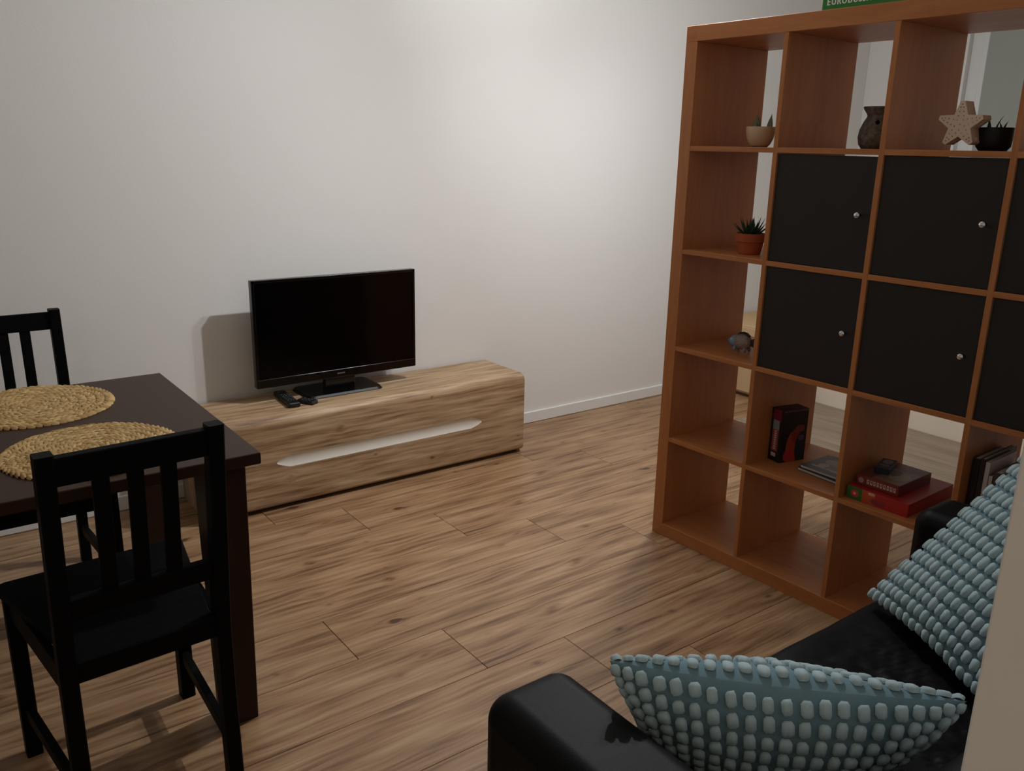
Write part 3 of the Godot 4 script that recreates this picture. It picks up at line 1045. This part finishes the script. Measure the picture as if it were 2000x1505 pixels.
func pillow(label: String, at: Vector3, mid: Callable, thick: float) -> void:
	var s := thing("cushion", label, "cushion", at, 0.0, "teal tufted cushions on the sofa")
	var point := func(a: float, b: float, side: float) -> Vector3:
		var ai := a * (1.0 - 0.075 * (1.0 - b * b))
		var bi := b * (1.0 - 0.075 * (1.0 - a * a))
		var p: Vector3 = mid.call(ai, bi)
		var e := 0.02
		var da: Vector3 = mid.call(ai + e, bi) - mid.call(ai - e, bi)
		var db: Vector3 = mid.call(ai, bi + e) - mid.call(ai, bi - e)
		var nn := da.cross(db).normalized()
		var t := thick * pow(maxf(0.0, (1.0 - a * a) * (1.0 - b * b)), 0.5)
		return p + nn * (t * side) - at
	for side in [-1.0, 1.0]:
		var pts := []
		var n := 32
		for j in n + 1:
			var row := []
			for i in n + 1:
				var a := sin((-1.0 + 2.0 * i / n) * PI * 0.5)
				var b := sin((-1.0 + 2.0 * j / n) * PI * 0.5)
				row.append(point.call(a, b, side))
			pts.append(row)
		part(s, "cover", grid_mesh(Build.new(), pts, side > 0.0), M.cloth)
	var spots := []
	var eye := Vector3(-2.3, 1.45, 2.135)
	for side in [-1.0, 1.0]:
		# rows and columns keep an even distance along the bulging cloth
		var av := even(func(t: float) -> Vector3: return point.call(t, 0.0, side), 0.0208)
		var bv := even(func(t: float) -> Vector3: return point.call(0.0, t, side), 0.0305)
		for j in bv.size():
			for i in av.size():
				var a: float = av[i] + rng.randf_range(-0.006, 0.006)
				var b: float = bv[j] + rng.randf_range(-0.006, 0.006)
				var e := 0.012
				var p: Vector3 = point.call(a, b, side)
				var da: Vector3 = point.call(a + e, b, side) - point.call(a - e, b, side)
				var db: Vector3 = point.call(a, b + e, side) - point.call(a, b - e, side)
				var nn: Vector3 = da.cross(db).normalized() * side
				var az := db.normalized()
				var ax := nn.cross(az).normalized()
				# where the cloth is drawn together the tufts are squeezed
				var i0 := maxi(i - 1, 0)
				var i1 := mini(i + 1, av.size() - 1)
				var j0 := maxi(j - 1, 0)
				var j1 := mini(j + 1, bv.size() - 1)
				var ga: float = (point.call(av[i1], b, side) as Vector3).distance_to(point.call(av[i0], b, side)) / ((i1 - i0) * 0.0208)
				var gb: float = (point.call(a, bv[j1], side) as Vector3).distance_to(point.call(a, bv[j0], side)) / ((j1 - j0) * 0.0305)
				var bas := Basis(ax * clampf(ga, 0.5, 1.1) * rng.randf_range(0.9, 1.08), nn * rng.randf_range(0.8, 1.15), ax.cross(nn).normalized() * clampf(gb, 0.45, 1.15) * rng.randf_range(0.9, 1.06))
				var view := eye - (p + at)
				spots.append([nn.dot(view.normalized()) / view.length_squared(), Transform3D(bas, p)])
	spots.sort_custom(func(x, y): return x[0] > y[0])
	for k in mini(300, spots.size()):
		var o := part(s, "pad", pad_meshes[k % 4], M.pad)
		o.transform = spots[k][1]
	var mm := MultiMesh.new()
	mm.transform_format = MultiMesh.TRANSFORM_3D
	mm.mesh = pad_meshes[0]
	mm.instance_count = spots.size() - 300
	for k in range(300, spots.size()):
		mm.set_instance_transform(k - 300, spots[k][1])
	var mi := MultiMeshInstance3D.new()
	mi.name = "hidden_pads"
	mi.multimesh = mm
	mi.material_override = M.pad
	mi.set_meta("kind", "stuff")
	s.add_child(mi, true)

func cushions() -> void:
	for k in 4:
		pad_meshes.append(pad_mesh(0.0172, 0.0272, 0.0092, 400 + k))
	# in the corner of arm and backrest, its top seam on a slant, its foot slid forward on the seat
	var l := Vector3(-1.497, 0.700, 1.320)
	var r := Vector3(-1.085, 0.662, 1.664)
	var across := (r - l) * 0.5
	var fwd := Vector3(across.z, 0, -across.x).normalized()
	var mid1 := func(a: float, b: float) -> Vector3:
		var s := (b + 1.0) * 0.5 * 0.48
		var p0 := deg_to_rad(23.0)
		var p1 := deg_to_rad(78.0)
		var kk := (p1 - p0) / 0.48
		var ph := p0 + kk * s
		var drop := (sin(ph) - sin(p0)) / kk
		var run := (cos(p0) - cos(ph)) / kk
		return (l + r) * 0.5 + across * (a * (1.0 - 0.75 * s) + 0.2 * s) + Vector3.DOWN * drop + fwd * run
	pillow("teal cushion with rows of pale tufts slumped in the corner of arm and backrest", Vector3(-1.2, 0.43, 1.4), mid1, 0.1)
	var bf := Vector3(-0.548, 0.452, 1.205)
	var bb := Vector3(-0.778, 0.440, 1.620)
	var up := Vector3(0.245, 0.385, 0.2)
	var mid2 := func(a: float, b: float) -> Vector3:
		return bf + (bb - bf) * (a + 1.0) * 0.5 + up * (1.0 - b) * 0.5
	pillow("teal cushion with rows of pale tufts leaning on the armrest next to the shelf", Vector3(-0.6, 0.43, 1.4), mid2, 0.065)

# ------------------------------------------------------------------ place mats
func placemats() -> void:
	placemat("round woven straw place mat in front of the chair nearer the sofa", Vector3(-1.962, 0.74, 0.032), 0.192, 1)
	placemat("round woven straw place mat on the wall side of the table", Vector3(-2.022, 0.74, -0.42), 0.2, 2)

func placemat(label: String, at: Vector3, rad: float, seed_: int) -> void:
	var s := thing("place_mat", label, "place mat", at, rng.randf() * TAU, "straw place mats on the dark table")
	var r := RandomNumberGenerator.new()
	r.seed = 600 + seed_
	var n := 9
	var wd := rad / n
	var dark := Color(0.30, 0.17, 0.06)
	var light := Color(0.62, 0.43, 0.19)
	var warp := noise(700 + seed_, 1.0, 2)
	for k in n:
		var rr := wd * (k + 0.5)
		var b := Build.new()
		var cnt := maxi(5, int(TAU * rr / 0.017))
		for q in cnt:
			for lane in 2:
				# one visible strand of the braid: a short fat stitch slanting across the coil
				var a := TAU * (q + 0.5 * lane) / cnt
				var c := Vector3(cos(a), 0, sin(a)) * (rr + (lane - 0.5) * wd * 0.46)
				var tang := Vector3(-sin(a), 0, cos(a))
				var out := Vector3(cos(a), 0, sin(a))
				var dir := (tang + out * (0.55 if lane == 0 else -0.55)).normalized()
				var side := dir.cross(Vector3.UP).normalized()
				var col := dark.lerp(light, clampf(0.62 + r.randf_range(-0.4, 0.35), 0.0, 1.0))
				var hl := 0.0135 * r.randf_range(0.9, 1.2)
				var hw := wd * 0.30 * r.randf_range(0.85, 1.15)
				var ht := 0.0055 * r.randf_range(0.8, 1.2)
				var lift := 0.003 + 0.0012 * warp.get_noise_2d(c.x * 12.0, c.z * 12.0)
				var rows := []
				for e in 5:
					var t := -1.0 + 0.5 * e
					var row := []
					for g in 5:
						var u := -1.0 + 0.5 * g
						var fall := sqrt(maxf(0.0, 1.0 - t * t))
						var p := c + dir * (t * hl) + side * (u * hw * (0.35 + 0.65 * fall)) + Vector3.UP * (lift + ht * sqrt(maxf(0.0, 1.0 - u * u)) * (0.25 + 0.75 * fall))
						if absf(u) == 1.0:
							p.y = 0.0005
						row.append(b.add(p, (Vector3.UP + side * u * 0.9 + dir * t * 0.5).normalized()))
						b.c.append(col * (0.92 + 0.08 * (1.0 - absf(u))))  # strand edges darkened slightly: shade of the gaps put into the colour
					rows.append(row)
				for e in 4:
					for g in 4:
						b.quad(rows[e][g], rows[e][g + 1], rows[e + 1][g + 1], rows[e + 1][g])
		part(s, "coil", b.mesh(), M.straw)
	part(s, "underside", lathe([Vector2(0.0, 0.0005), Vector2(rad - 0.002, 0.0005), Vector2(rad - 0.002, 0.0035), Vector2(0.0, 0.0045)], 40), mat(hexc("7a5a33"), 0.9))

# ------------------------------------------------------------------ things in the shelf unit
func shelf_things() -> void:
	var y0 := cell_y(0) + 0.0002
	var y1 := cell_y(1) + 0.0002
	var y2 := cell_y(2) + 0.0002
	var y3 := cell_y(3) + 0.0002
	# cream bowl planter
	var c := thing("planter", "small cream egg-shaped planter with two leaf tips in the top shelf row", "planter", on_shelf(0.247, y0, 0.12), TURN)
	part(c, "pot", lathe([Vector2(0.0, 0.0), Vector2(0.024, 0.0), Vector2(0.034, 0.010), Vector2(0.043, 0.028), Vector2(0.0475, 0.05), Vector2(0.0478, 0.066), Vector2(0.0455, 0.066), Vector2(0.0445, 0.05), Vector2(0.0, 0.05)], 40), M.pot_cream)
	part(c, "soil", lathe([Vector2(0.0445, 0.052), Vector2(0.0, 0.054)], 24), M.soil)
	for q in [[-0.02, 0.0, 0.058, 0.4], [0.03, 0.004, 0.058, -0.25], [0.0, -0.02, 0.03, 1.4]]:
		part(c, "leaf", leaf_mesh(q[2], 0.03, 0.009, 0.1), M.greyleaf, Vector3(q[1], 0.05, q[0]), Vector3(0, PI * 0.5 + q[3], 0))
	# oil burner
	var v := CSGCombiner3D.new()
	v.name = numbered("oil_burner")
	add_child(v)
	v.position = on_shelf(0.618, y0, 0.2)
	tag(v, "mottled grey-brown clay oil burner with flared bowl in the top shelf row", "oil burner")
	var prof := CSGPolygon3D.new()
	prof.mode = CSGPolygon3D.MODE_SPIN
	prof.spin_sides = 32
	prof.polygon = PackedVector2Array([Vector2(0, 0), Vector2(0.043, 0), Vector2(0.053, 0.014), Vector2(0.057, 0.035), Vector2(0.054, 0.058), Vector2(0.044, 0.082), Vector2(0.036, 0.096), Vector2(0.037, 0.102), Vector2(0.049, 0.119), Vector2(0.05, 0.125), Vector2(0.046, 0.125), Vector2(0.03, 0.112), Vector2(0, 0.108)])
	prof.material = M.stone
	prof.smooth_faces = true
	prof.name = "clay"
	v.add_child(prof)
	for a in [0.45, 2.0, 3.6]:
		var hole := CSGCylinder3D.new()
		hole.operation = CSGShape3D.OPERATION_SUBTRACTION
		hole.radius = 0.006
		hole.height = 0.03
		hole.sides = 12
		hole.material = M.soil  # dark colour on the hole walls stands in for the shade inside
		hole.name = "hole"
		var dd := Vector3(-cos(a), 0, sin(a))
		hole.position = dd * 0.043 + Vector3.UP * 0.078
		hole.quaternion = Quaternion(Vector3.UP, dd)
		v.add_child(hole, true)
	star_lantern(y0)
	# black pot with a small plant
	var k := thing("plant_pot", "black plant pot with a few dark leaf tips behind the star lantern", "plant pot", on_shelf(0.977, y0, 0.165), TURN)
	part(k, "pot", lathe([Vector2(0.0, 0.0), Vector2(0.034, 0.0), Vector2(0.0435, 0.012), Vector2(0.0455, 0.03), Vector2(0.0455, 0.062), Vector2(0.043, 0.062), Vector2(0.042, 0.05), Vector2(0.0, 0.05)], 36), M.pot_black)
	part(k, "soil", lathe([Vector2(0.042, 0.052), Vector2(0.0, 0.055)], 24), M.soil)
	for q in [[0.0, 0.0, 0.046, 0.3], [0.02, 0.0, 0.032, 0.9], [-0.02, 0.005, 0.038, 2.2], [-0.008, -0.01, 0.026, 3.0], [0.01, 0.012, 0.03, 4.2]]:
		part(k, "leaf", leaf_mesh(q[2], 0.011, 0.005, 0.35), M.succulent, Vector3(q[1], 0.05, q[0]), Vector3(0, q[3], 0))
	# terracotta pot with a spiky succulent
	var t := thing("succulent_plant", "spiky dark green succulent in a terracotta pot in the second shelf row", "plant", on_shelf(0.252, y1, 0.112), TURN)
	part(t, "pot", lathe([Vector2(0.0, 0.0), Vector2(0.0365, 0.0), Vector2(0.0375, 0.002), Vector2(0.0455, 0.040), Vector2(0.0455, 0.041), Vector2(0.049, 0.041), Vector2(0.0505, 0.043), Vector2(0.0515, 0.068), Vector2(0.050, 0.070), Vector2(0.0465, 0.070), Vector2(0.0455, 0.058), Vector2(0.0, 0.058)], 40), M.terracotta)
	part(t, "soil", lathe([Vector2(0.0455, 0.060), Vector2(0.0, 0.063)], 24), M.soil)
	var rr := RandomNumberGenerator.new()
	rr.seed = 33
	for ring in 3:
		var cnt: int = [9, 7, 4][ring]
		for q in cnt:
			var a := TAU * (q + 0.5 * ring) / cnt + rr.randf_range(-0.12, 0.12)
			var lean: float = [1.05, 0.66, 0.25][ring] + rr.randf_range(-0.1, 0.1)
			var lf := part(t, "leaf", leaf_mesh([0.062, 0.066, 0.06][ring] * rr.randf_range(0.9, 1.1), 0.015, 0.007, -0.18), M.succulent, Vector3(sin(a), 0, cos(a)) * [0.012, 0.008, 0.003][ring] + Vector3.UP * 0.06)
			lf.basis = Basis(Vector3.UP, a) * Basis(Vector3.RIGHT, lean)
	fish(y2)
	games(y3)
	green_box()

func star_lantern(y: float) -> void:
	var s := CSGCombiner3D.new()
	s.name = numbered("star_lantern")
	add_child(s)
	# the star's face looks out of the front of the unit
	s.transform = Transform3D(Basis(Vector3.UP, TURN - PI * 0.5), on_shelf(0.917, y + 0.068, 0.082))
	tag(s, "pale ceramic star lantern pierced with small holes in the top shelf row", "lantern")
	var outer := PackedVector2Array()
	var inner := PackedVector2Array()
	var ro := 0.056
	var tips := []
	for k in 5:
		var a := PI * 0.5 + TAU * k / 5.0
		var tip := Vector2(cos(a), sin(a)) * ro * 1.12
		tips.append(tip)
		for e in [-0.09, 0.09]:
			outer.append(Vector2(cos(a + e), sin(a + e)) * ro * 1.1)
			inner.append(Vector2(cos(a + e * 0.8), sin(a + e * 0.8)) * ro * 0.92)
		var a2 := a + TAU / 10.0
		outer.append(Vector2(cos(a2), sin(a2)) * ro * 0.56)
		inner.append(Vector2(cos(a2), sin(a2)) * ro * 0.46)
	var po := CSGPolygon3D.new()
	po.polygon = outer
	po.depth = 0.048
	po.material = M.star
	po.name = "shell"
	po.position.z = 0.0
	s.add_child(po)
	var pi_ := CSGPolygon3D.new()
	pi_.operation = CSGShape3D.OPERATION_SUBTRACTION
	pi_.polygon = inner
	pi_.depth = 0.050
	pi_.position.z = -0.005
	pi_.material = M.star
	pi_.name = "hollow"
	s.add_child(pi_)
	# CSGPolygon3D grows towards -z; the face with the holes is at z = 0
	var spots := []
	for k in 5:
		var d: Vector2 = (tips[k] as Vector2)
		var side := Vector2(-d.y, d.x).normalized()
		for f in [0.0, 0.18, 0.36, 0.54, 0.72, 0.84]:
			var half: float = lerpf(0.017, 0.002, f)
			if f == 0.84:
				spots.append(d * f)
			elif f > 0.0:
				spots.append(d * f + side * half * 0.62)
				spots.append(d * f - side * half * 0.62)
	spots.append(Vector2.ZERO)
	for p in spots:
		var h := CSGCylinder3D.new()
		h.operation = CSGShape3D.OPERATION_SUBTRACTION
		h.radius = 0.0018
		h.height = 0.02
		h.sides = 7
		h.material = M.star
		h.rotation.x = PI * 0.5
		h.position = Vector3(p.x, p.y, 0.0)
		h.name = "hole"
		s.add_child(h, true)
	# round holes in the flanks of the legs
	for q in [Vector2(0.034, -0.036), Vector2(-0.034, -0.036), Vector2(0.035, 0.0)]:
		var g := CSGCylinder3D.new()
		g.operation = CSGShape3D.OPERATION_SUBTRACTION
		g.radius = 0.0075
		g.height = 0.05
		g.sides = 14
		g.material = M.star
		g.rotation.z = PI * 0.5 + (0.25 if q.x > 0 else -0.25)
		g.position = Vector3(q.x, q.y, -0.026)
		g.name = "hole"
		s.add_child(g, true)

func fish(y: float) -> void:
	var f := thing("fish_figurine", "small blue and grey ceramic fish figurine in the third shelf row", "figurine", on_shelf(0.235, y, 0.14), TURN)
	var grey := mat(Color(1, 1, 1), 0.45)
	grey.albedo_texture = mottled(83, 0.04, [hexc("6d625e"), hexc("988d86"), hexc("b5aca4")], 256)
	grey.uv1_triplanar = true
	grey.uv1_scale = Vector3.ONE * 14.0
	var blue := mat(hexc("7f9fb8"), 0.4)
	var darkfin := mat(hexc("33231c"), 0.6)
	part(f, "body", ellipsoid(Vector3(0.026, 0.028, 0.036), 28, 18, 0.92), grey, Vector3(0, 0.036, 0.006))
	part(f, "head", ellipsoid(Vector3(0.022, 0.0215, 0.022), 24, 16), blue, Vector3(-0.002, 0.034, -0.026))
	part(f, "mouth", ellipsoid(Vector3(0.010, 0.008, 0.010), 14, 10), blue, Vector3(-0.002, 0.033, -0.046))
	for sx in [-1.0, 1.0]:
		part(f, "eye", ellipsoid(Vector3.ONE * 0.0045, 12, 8), mat(hexc("e8e4dc"), 0.3), Vector3(sx * 0.0185, 0.042, -0.03))
	# fins: thin wedges with a curved rim
	var top := PackedVector2Array([Vector2(-0.012, -0.024), Vector2(-0.004, -0.005), Vector2(0.004, 0.012), Vector2(0.02, 0.03), Vector2(0.034, 0.042), Vector2(0.028, 0.028), Vector2(0.03, 0.008), Vector2(0.026, -0.014)])
	var fin := part(f, "back_fin", slab(PackedVector2Array([Vector2(0.0, -0.024), Vector2(0.010, -0.014), Vector2(0.0135, 0.0), Vector2(0.011, 0.016), Vector2(0.002, 0.030), Vector2(-0.012, 0.022), Vector2(-0.014, -0.012)]), -0.004, 0.004, 0.0015), darkfin, Vector3(0, 0.059, 0.006), Vector3(0, 0, PI * 0.5))
	fin.rotation = Vector3(0, 0, PI * 0.5)
	part(f, "tail", slab(PackedVector2Array([Vector2(-0.008, -0.014), Vector2(0.008, -0.014), Vector2(0.022, 0.016), Vector2(0.004, 0.010), Vector2(-0.018, 0.016)]), -0.004, 0.004, 0.0015), darkfin, Vector3(0, 0.038, 0.048), Vector3(0, 0, PI * 0.5))
	for sx in [-1.0, 1.0]:
		part(f, "belly_fin", ellipsoid(Vector3(0.008, 0.010, 0.006), 12, 8), blue, Vector3(sx * 0.012, 0.0105, -0.018))
		part(f, "belly_fin", ellipsoid(Vector3(0.008, 0.010, 0.006), 12, 8), grey, Vector3(sx * 0.012, 0.0105, 0.026))

# flat prints are drawn as colour only
func print_mat(w: int, h: int, base: Color, blobs: Array) -> StandardMaterial3D:
	var im := Image.create(w, h, false, Image.FORMAT_RGB8)
	im.fill(base)
	for q in blobs:
		if q[0] == "rect":
			im.fill_rect(Rect2i(q[1], q[2], q[3], q[4]), q[5])
		else:
			for y in range(maxi(0, q[2] - q[4]), mini(h, q[2] + q[4])):
				for x in range(maxi(0, q[1] - q[3]), mini(w, q[1] + q[3])):
					if pow(float(x - q[1]) / q[3], 2) + pow(float(y - q[2]) / q[4], 2) < 1.0:
						im.set_pixel(x, y, q[5])
	var m := mat(Color(1, 1, 1), 0.4)
	m.albedo_texture = ImageTexture.create_from_image(im)
	return m

# a sheet of print, facing +y, width along x and height along z
func sheet(w: float, h: float) -> ArrayMesh:
	var b := Build.new()
	var t := 0.0004
	var ids := []
	for q in [Vector2(0, 0), Vector2(1, 0), Vector2(1, 1), Vector2(0, 1)]:
		ids.append(b.add(Vector3((q.x - 0.5) * w, t, (q.y - 0.5) * h), Vector3.UP, q))
	b.quad(ids[0], ids[1], ids[2], ids[3])
	for k in 4:
		var p: Vector3 = b.v[ids[k]]
		var e: Vector3 = b.v[ids[(k + 1) % 4]]
		var nn := Vector3(p.x + e.x, 0, p.z + e.z).normalized()
		var j := [b.add(p, nn, b.t[ids[k]]), b.add(e, nn, b.t[ids[(k + 1) % 4]]), b.add(e - Vector3.UP * t, nn, b.t[ids[(k + 1) % 4]]), b.add(p - Vector3.UP * t, nn, b.t[ids[k]])]
		b.quad(j[0], j[1], j[2], j[3])
	return b.mesh()

# print on the side of a box: dir is the outward normal of that side, up the top of the print
func stick(parent: Node, called: String, w: float, h: float, m: Material, at: Vector3, normal: Vector3, up: Vector3) -> void:
	var o := part(parent, called, sheet(w, h), m)
	o.transform = Transform3D(Basis(up.cross(normal).normalized(), normal, -up), at)

func games(y: float) -> void:
	# upright game box: spine to the left, cover turned to the room
	var ang := atan2(0.485 - 0.458, 0.209 - 0.101)
	var box := thing("game_box", "black game box with orange-red picture standing upright in the fourth shelf row", "game box", on_shelf(0.446, y, 0.170), TURN - ang)
	var bw := 0.112
	var bt := 0.058
	var bh := 0.19
	part(box, "carton", rbox(Vector3(bw, bh, bt), 0.001), mat(hexc("2a1418"), 0.5), Vector3(0, bh * 0.5, 0))
	var cover := print_mat(112, 190, hexc("15161a"), [["oval", 52, 140, 30, 62, hexc("a8401f")], ["oval", 62, 96, 20, 26, hexc("8c2f1c")], ["oval", 80, 70, 22, 14, hexc("7a3a32")], ["oval", 84, 140, 20, 52, hexc("20283a")], ["oval", 36, 168, 22, 22, hexc("b52c38")], ["rect", 0, 0, 112, 6, hexc("5c4650")], ["oval", 88, 104, 14, 10, hexc("5a4a5c")]])
	stick(box, "cover_print", bw - 0.002, bh - 0.002, cover, Vector3(0, bh * 0.5, bt * 0.5), Vector3.BACK, Vector3.UP)
	var marks := [["rect", 8, 0, 44, 40, hexc("7e1f33")], ["rect", 12, 40, 32, 34, hexc("8f98a0")], ["rect", 12, 74, 32, 80, hexc("a24a48")], ["rect", 14, 160, 24, 14, hexc("c9bfb4")]]
	for q in 9:
		marks.append(["rect", 22, 78 + q * 8, 12, 5, hexc("d8c9c0")])
	stick(box, "spine_print", bt - 0.002, bh - 0.002, print_mat(58, 190, hexc("1d1c20"), marks), Vector3(-bw * 0.5, bh * 0.5, 0), Vector3.LEFT, Vector3.UP)
	# two thin books lying flat
	for k in 2:
		var bk := thing("book", ["thin book with pale page edges lying under another on the fourth shelf row", "thin dark-and-cream book lying on top of another on the fourth shelf row"][k], "book", on_shelf(0.632 + 0.006 * k, y + 0.0125 * k, 0.180 + 0.004 * k), TURN - 0.09 + 0.05 * k, "books lying flat on the fourth shelf row")
		var sz := Vector3(0.16, 0.012, 0.18)
		part(bk, "pages", rbox(sz - Vector3(0.004, 0.003, 0.004), 0.0005), M.paper, Vector3(0, 0.006, 0))
		for q in [0.0008, 0.0112]:
			part(bk, "cover", rbox(Vector3(sz.x, 0.0015, sz.z), 0.0005), mat(hexc("2b2622") if k == 0 else hexc("3a332b"), 0.4), Vector3(0, q, 0))
		stick(bk, "cover_print", 0.152, 0.17, print_mat(152, 170, hexc("352c25"), [["oval", 60, 60, 44, 30, hexc("8c7c66")], ["oval", 100, 110, 40, 34, hexc("6e5f4c")], ["rect", 10, 130, 120, 8, hexc("b5a48b")], ["oval", 40, 110, 18, 22, hexc("a39279")]]), Vector3(0, 0.0121, 0), Vector3.UP, Vector3.RIGHT)
	# the two red boxes
	var red := thing("board_game", "flat red board game box with a green corner under a smaller box", "board game", on_shelf(0.865, y, 0.172), TURN)
	var rs := Vector3(0.28, 0.042, 0.2)
	part(red, "lid", rbox(rs, 0.001), mat(hexc("a51d1d"), 0.4), Vector3(0, rs.y * 0.5, 0))
	stick(red, "side_print", 0.198, 0.040, print_mat(198, 40, hexc("b3241f"), [["rect", 0, 0, 50, 40, hexc("2f6a2c")], ["oval", 25, 20, 13, 12, hexc("c93a34")], ["oval", 25, 20, 5, 5, hexc("e0a090")], ["rect", 50, 0, 44, 40, hexc("bb4a22")], ["oval", 104, 26, 26, 10, hexc("8f2a30")], ["oval", 80, 6, 12, 5, hexc("d9a79a")]]), Vector3(-rs.x * 0.5, rs.y * 0.5, 0), Vector3.LEFT, Vector3.UP)
	var sm := thing("board_game", "small dark red board game box with pale spine lettering on the larger red one", "board game", on_shelf(0.846, y + 0.0426, 0.160), TURN)
	var ss := Vector3(0.2, 0.034, 0.138)
	part(sm, "lid", rbox(ss, 0.001), mat(hexc("6b1d18"), 0.4), Vector3(0, ss.y * 0.5, 0))
	var letters := [["oval", 14, 17, 9, 10, hexc("a98f88")]]
	for q in 9:
		letters.append(["rect", 34 + q * 11, 9, 8, 16, hexc("c4aca0")])
		letters.append(["rect", 37 + q * 11, 13, 3, 5, hexc("7d2a22")])
	stick(sm, "side_print", 0.136, 0.032, print_mat(138, 34, hexc("7d2a22"), letters), Vector3(-ss.x * 0.5, ss.y * 0.5, 0), Vector3.LEFT, Vector3.UP)
	stick(sm, "lid_print", 0.134, 0.196, print_mat(134, 196, hexc("6e2620"), [["rect", 46, 60, 88, 136, hexc("7c6a55")], ["oval", 96, 120, 30, 40, hexc("93816a")], ["oval", 70, 100, 20, 30, hexc("5d4a3c")], ["rect", 46, 170, 88, 6, hexc("a5644d")]]), Vector3(0, ss.y + 0.0001, 0), Vector3.UP, Vector3.RIGHT)
	# a card box on top
	var cb := thing("card_box", "small dark blue card box on top of the red game boxes", "card box", on_shelf(0.812, y + 0.0776, 0.165), TURN + 0.25)
	part(cb, "carton", rbox(Vector3(0.105, 0.018, 0.045), 0.001), mat(hexc("1d2433"), 0.4), Vector3(0, 0.009, 0))
	stick(cb, "lid_print", 0.043, 0.103, print_mat(43, 103, hexc("1f2536"), [["oval", 22, 30, 16, 22, hexc("6f7480")], ["rect", 6, 66, 30, 5, hexc("9aa2ac")], ["oval", 22, 84, 12, 10, hexc("353c50")]]), Vector3(0, 0.0181, 0), Vector3.UP, Vector3.RIGHT)
	# books standing in the next cell
	var u := cell_z(3) + 0.004
	var list := [[0.018, 0.235, 0.17, "1e1a1e", "tall black book standing next to the upright of the shelf"], [0.014, 0.238, 0.20, "29201f", "tall dark brown book standing between a black and a white book"], [0.012, 0.232, 0.17, "cfc6c0", "tall white book standing between the dark book and the small red book"], [0.011, 0.196, 0.16, "7c2023", "small red book with pale spine standing after the tall white book"], [0.02, 0.21, 0.16, "4a3a33", "brown book standing last in the row after the small red book"]]
	for q in list:
		var tk: float = q[0]
		var hh: float = q[1]
		var dp: float = q[2]
		var bk2 := thing("book", q[4], "book", on_shelf(u + tk * 0.5, y, 0.05 + dp * 0.5), TURN, "books standing on the fourth shelf row")
		var cm := mat(hexc(q[3]), 0.4)
		part(bk2, "pages", rbox(Vector3(dp - 0.006, hh - 0.006, tk - 0.003), 0.0005), M.paper, Vector3(0.0015, hh * 0.5, 0))
		for sg in [-1.0, 1.0]:
			part(bk2, "cover", rbox(Vector3(dp, hh, 0.0018), 0.0006), cm, Vector3(0, hh * 0.5, sg * (tk * 0.5 - 0.0009)))
		part(bk2, "spine", rbox(Vector3(0.0022, hh, tk), 0.0008), mat(hexc("cdbfb4"), 0.45) if q[3] == "7c2023" else cm, Vector3(-dp * 0.5 + 0.0011, hh * 0.5, 0))
		u += tk + 0.001

func green_box() -> void:
	var g := thing("board_game", "green board game box with white lettering on top of the shelf unit", "board game", on_shelf(0.702, 1.8502, 0.148), TURN)
	var s := Vector3(0.28, 0.06, 0.40)
	part(g, "lid", rbox(s, 0.0015), mat(hexc("2f7a2c"), 0.4), Vector3(0, s.y * 0.5, 0))
	var f := SystemFont.new()
	f.font_names = PackedStringArray(["Droid Sans"])
	f.font_weight = 700
	f.font_italic = true
	var tm := TextMesh.new()
	tm.text = "EUROBUSINESS"
	tm.font = f
	tm.font_size = 32
	tm.pixel_size = 0.00078
	tm.depth = 0.0008
	tm.horizontal_alignment = HORIZONTAL_ALIGNMENT_LEFT
	tm.vertical_alignment = VERTICAL_ALIGNMENT_BOTTOM
	var o := part(g, "lettering", tm, mat(Color(0.9, 0.92, 0.88), 0.5), Vector3(-s.x * 0.5 - 0.0003, 0.006, -s.z * 0.5 + 0.014), Vector3(0, -PI * 0.5, 0))
	o.set_meta("label", "white capital lettering")
